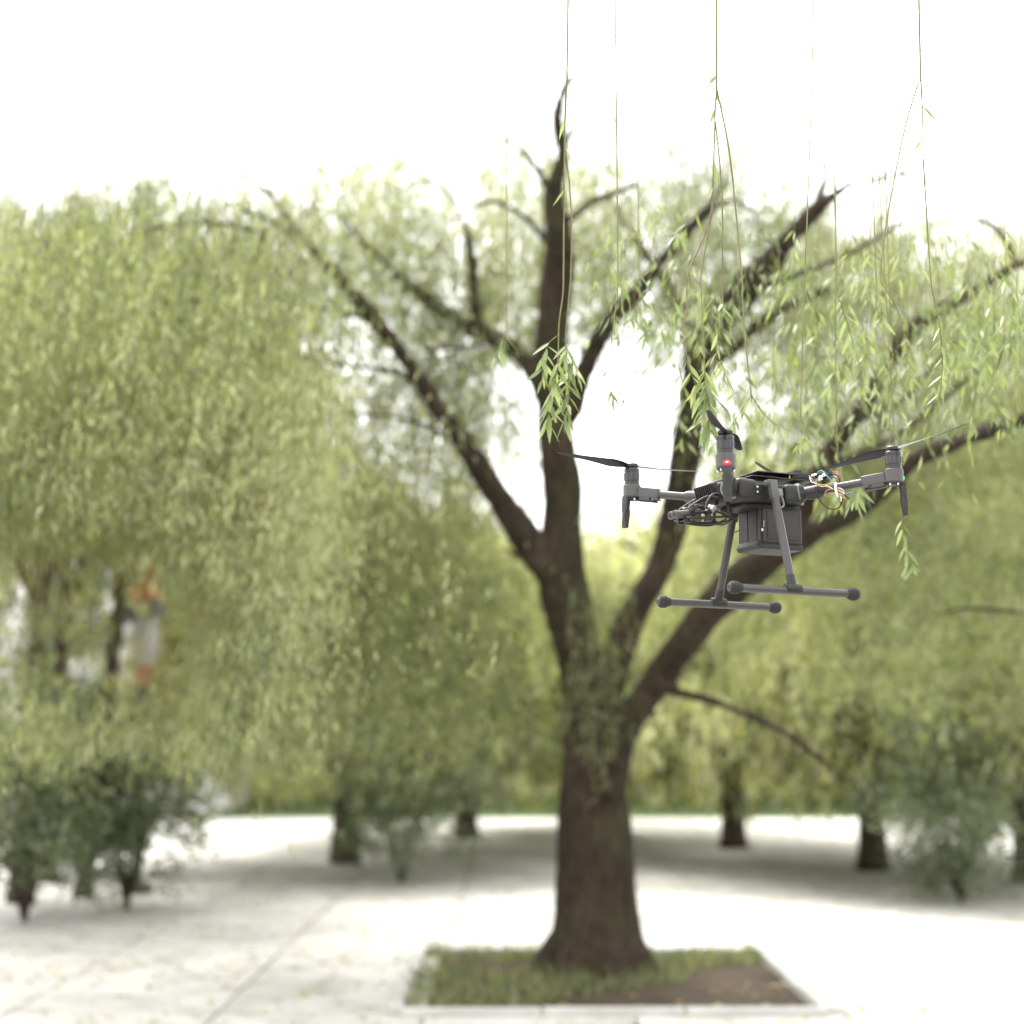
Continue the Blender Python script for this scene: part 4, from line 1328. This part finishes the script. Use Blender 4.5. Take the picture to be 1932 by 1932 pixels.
tot = 0
tot += far_tree('dark-trunked willow at the far left, leaning behind the drooping leaves', 52, 15.0, 6.6, 2.6, 1300, trunk_r=.115, lean=(.1, 0), skirt=(3.2, 4.2))
tot += far_tree('slim straight willow second from the left edge', 106, 17.0, 6.6, 2.4, 1100, trunk_r=.08, skirt=(3.4, 4.4))
tot += far_tree('leaning willow beside the orange, grey and white pillar', 168, 15.5, 6.8, 1.9, 1300, trunk_r=.085, lean=(.36, 0), skirt=(3.2, 4.3))
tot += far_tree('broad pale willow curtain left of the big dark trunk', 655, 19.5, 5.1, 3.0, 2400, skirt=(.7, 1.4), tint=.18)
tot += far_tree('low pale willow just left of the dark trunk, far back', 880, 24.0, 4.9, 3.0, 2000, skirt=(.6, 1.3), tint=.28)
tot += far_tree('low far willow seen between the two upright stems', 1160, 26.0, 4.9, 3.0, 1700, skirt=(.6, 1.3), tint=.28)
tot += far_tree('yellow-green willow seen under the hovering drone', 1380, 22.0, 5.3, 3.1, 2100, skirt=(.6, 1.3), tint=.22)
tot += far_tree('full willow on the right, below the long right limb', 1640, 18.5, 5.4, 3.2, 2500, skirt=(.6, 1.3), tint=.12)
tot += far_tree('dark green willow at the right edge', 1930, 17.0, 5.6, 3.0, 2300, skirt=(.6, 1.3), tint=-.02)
print('far leaves', tot)

# woodland that closes the view
n = 60000
ang = rng.uniform(-.62, .62, n)
dd = rng.uniform(34, 50, n)
wx, wy = np.sin(ang) * dd, np.cos(ang) * dd
ht = 5.0 + 1.3 * lownoise(np.stack([wx, wy * .3, wx * 0], 1), .35, 21) + .5 * lownoise(np.stack([wx, wy, wx * 0], 1), 1.3, 22)
wz = ht * rng.uniform(0, 1, n) ** .8
base = np.stack([wx, wy, wz], 1)
az = rng.uniform(0, 2 * PI, n)
dv = norm(np.stack([np.cos(az) * .8, np.sin(az) * .8, -rng.uniform(.2, 1.2, n)], 1))
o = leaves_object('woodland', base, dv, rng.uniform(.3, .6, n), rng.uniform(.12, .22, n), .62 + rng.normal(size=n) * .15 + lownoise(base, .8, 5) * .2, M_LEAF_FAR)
tag(o, kind='stuff')


def shrub(label, px, d, h, r, n, mat, tint=0.0, leaf=(.10, .03)):
    g = at(px, 1381, d); g.z = 0
    t = empty('shrub', g, label, 'shrub')
    bm = BM()
    for k in range(7):
        a = k * .9 + px
        tube(bm, [(g.x, g.y, -.02, .02), (g.x + math.cos(a) * r * .25, g.y + math.sin(a) * r * .25, h * .4, .014), (g.x + math.cos(a) * r * .6, g.y + math.sin(a) * r * .6, h * .85, .005)], n=6, per=3)
    o = obj('stems', bm, M_BARK2, t); o.matrix_parent_inverse = Matrix.Translation(-t.location)
    nb = 60
    cb = rng.normal(size=(nb, 3)); cb = norm(cb) * rng.uniform(.4, 1, (nb, 1))
    k = rng.integers(0, nb, n)
    p = cb[k] * np.array([r * .8, r * .8, h * .48]) + rng.normal(size=(n, 3)) * np.array([.13, .13, .12]) + np.array([g.x, g.y, h * .52])
    p = p[p[:, 2] > .03]; n = len(p)
    az = rng.uniform(0, 2 * PI, n)
    dv = norm(np.stack([np.cos(az), np.sin(az), rng.uniform(-.8, .9, n)], 1))
    tb = rng.uniform(-.2, .2, nb)
    kk = rng.integers(0, nb, n)
    o = leaves_object('foliage', p, dv, rng.uniform(.7, 1.2, n) * leaf[0], rng.uniform(.8, 1.2, n) * leaf[1], .5 + tint + rng.normal(size=n) * .15 + lownoise(p, 2.0, 8) * .2, mat, t)
    o.matrix_parent_inverse = Matrix.Translation(-t.location); o['kind'] = 'stuff'


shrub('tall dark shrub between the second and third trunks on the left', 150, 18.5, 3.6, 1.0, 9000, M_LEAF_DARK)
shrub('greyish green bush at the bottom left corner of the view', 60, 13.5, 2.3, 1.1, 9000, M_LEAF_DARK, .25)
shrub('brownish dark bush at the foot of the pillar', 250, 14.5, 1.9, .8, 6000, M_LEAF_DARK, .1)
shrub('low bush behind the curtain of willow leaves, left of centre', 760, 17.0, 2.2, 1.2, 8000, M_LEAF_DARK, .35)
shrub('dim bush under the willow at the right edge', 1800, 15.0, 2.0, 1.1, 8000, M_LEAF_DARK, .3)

# painted pillar: orange head, grey slanted band, white body, red foot
def paint(name, c): return plastic(name, c, .45, .4, .06, .05, 30)


g = at(262, 1381, 15.9); g.z = 0
pil = empty('painted_pillar', g, 'orange, grey and white painted pillar glimpsed between the dark trunks', 'pillar')
D_ = 15.9
zz = lambda py: at(262, py, D_).z
xx = lambda px: at(px, 1150, D_).x
bm = BM()
rod(bm, (xx(266), g.y, zz(1136)), (xx(264), g.y, zz(1036)), .15, n=24, rings=[(0, .140), (.12, .145), (.42, .125), (.6, .075), (.9, .055), (1, .045)])
o = obj('orange_head', bm, paint('orange_paint', (.62, .16, .055)), pil); o.matrix_parent_inverse = Matrix.Translation(-pil.location)
bm = BM()
box(bm, (.42, .36, .17), (xx(262), g.y, zz(1150)), (0, math.radians(-11), 0), bev=.05, seg=3)
o = obj('grey_band', bm, paint('grey_paint', (.16, .17, .18)), pil); o.matrix_parent_inverse = Matrix.Translation(-pil.location)
bm = BM()
rod(bm, (xx(266), g.y, zz(1256)), (xx(266), g.y, zz(1160)), .15, n=24, rings=[(0, .09), (.15, .125), (.45, .165), (.8, .155), (1, .13)])
o = obj('white_body', bm, paint('white_paint', (.50, .48, .50)), pil); o.matrix_parent_inverse = Matrix.Translation(-pil.location)
bm = BM()
rod(bm, (xx(267), g.y, zz(1292)), (xx(267), g.y, zz(1256)), .11, n=24, rings=[(0, .05), (.3, .082), (1, .086)])
o = obj('red_foot', bm, paint('red_paint', (.42, .085, .075)), pil); o.matrix_parent_inverse = Matrix.Translation(-pil.location)
bm = BM()
rod(bm, (xx(267), g.y, -.01), (xx(267), g.y, zz(1292)), .06, n=20, rings=[(0, .16), (.04, .15), (.06, .05), (1, .045)])
o = obj('post', bm, paint('dark_paint', (.04, .035, .035)), pil); o.matrix_parent_inverse = Matrix.Translation(-pil.location)

# ------------------------------------------------------------------ grass at the trunk and fallen leaves
n = 5200
p = rng.uniform(-1.2, 1.2, (n, 2)) + np.array(PIT)
p = p[lownoise(np.stack([p[:, 0], p[:, 1], p[:, 0] * 0], 1), 4.0, 31) > -.15]
n = len(p)
base = np.column_stack([p, np.full(n, .0)])
dv = norm(np.column_stack([rng.normal(size=(n, 2)) * .35, np.ones(n)]))
tag(leaves_object('grass', base, dv, rng.uniform(.05, .16, n), rng.uniform(.006, .010, n), rng.uniform(0, .8, n), M_LEAF), kind='stuff')
M_LITTER = leaf_mat('leaf_litter', (.10, .065, .03), (.24, .19, .06), (.30, .29, .11), .2, .6)
n = 8000
y = rng.uniform(7, 24, n); x = rng.uniform(-1, 1, n) * (.36 * y + .5)
keep = lownoise(np.stack([x, y, x * 0], 1), 1.1, 61) > rng.uniform(-.6, .8, n)
x, y = x[keep], y[keep]; n = len(x)
az = rng.uniform(0, 2 * PI, n)
dv = norm(np.stack([np.cos(az), np.sin(az), rng.uniform(.0, .22, n)], 1))
tag(leaves_object('fallen_leaves', np.stack([x, y, np.full(n, .006)], 1), dv, rng.uniform(.04, .08, n), rng.uniform(.009, .016, n), rng.uniform(0, 1, n), M_LITTER), kind='stuff')
print('near leaves', n_leaf)

# ------------------------------------------------------------------ pale building beyond the trunks on the left
bx, by = -11.5, 31.5
bld = empty('building', (bx, by, 0), 'pale two-storey building showing through gaps behind the leftmost trunks', 'building')
M_WALL = plastic('pale_render', (.72, .69, .68), .85, .2, .08, .4, 4)
M_ROOF = plastic('grey_roof', (.16, .16, .165), .8, .2, .2, .5, 8)
M_PANE = plastic('window_glass', (.05, .06, .065), .12, .6, .2, .0, 3)
M_FRAME = plastic('white_frame', (.62, .61, .60), .5, .4, .05, .1, 30)


def bpart(name, bm, mat, parent=bld):
    o = obj(name, bm, mat, parent)
    o.matrix_parent_inverse = Matrix.Translation(-bld.location) if parent is bld else Matrix.Identity(4)
    return o


bm = BM(); box(bm, (11, 5, 6.3), (bx, by + 2.5, 3.13), bev=.02, seg=1); bpart('wall', bm, M_WALL)
bm = BM(); box(bm, (11.7, 5.7, .22), (bx, by + 2.5, 6.40), bev=.03, seg=1); bpart('roof', bm, M_ROOF)
bm = BM(); box(bm, (11.2, .14, .20), (bx, by - .05, 3.35), bev=.02, seg=1); bpart('string_course', bm, M_FRAME)
for fl in (0, 1):
    for k in range(6):
        x = bx - 4.5 + k * 1.8; z = 1.75 + fl * 3.0
        bm = BM()
        for (dx, dz, w, h_) in ((0, .78, 1.10, .08), (0, -.78, 1.20, .10), (-.54, 0, .07, 1.50), (.54, 0, .07, 1.50), (0, 0, .05, 1.50)):
            box(bm, (w, .10, h_), (x + dx, by - .04, z + dz), bev=.008, seg=1)
        wn_ = bpart('window', bm, M_FRAME)
        for q in (-1, 1):
            bm = BM(); box(bm, (.47, .03, 1.46), (x + q * .265, by - .03, z))
            bpart('pane', bm, M_PANE, wn_)
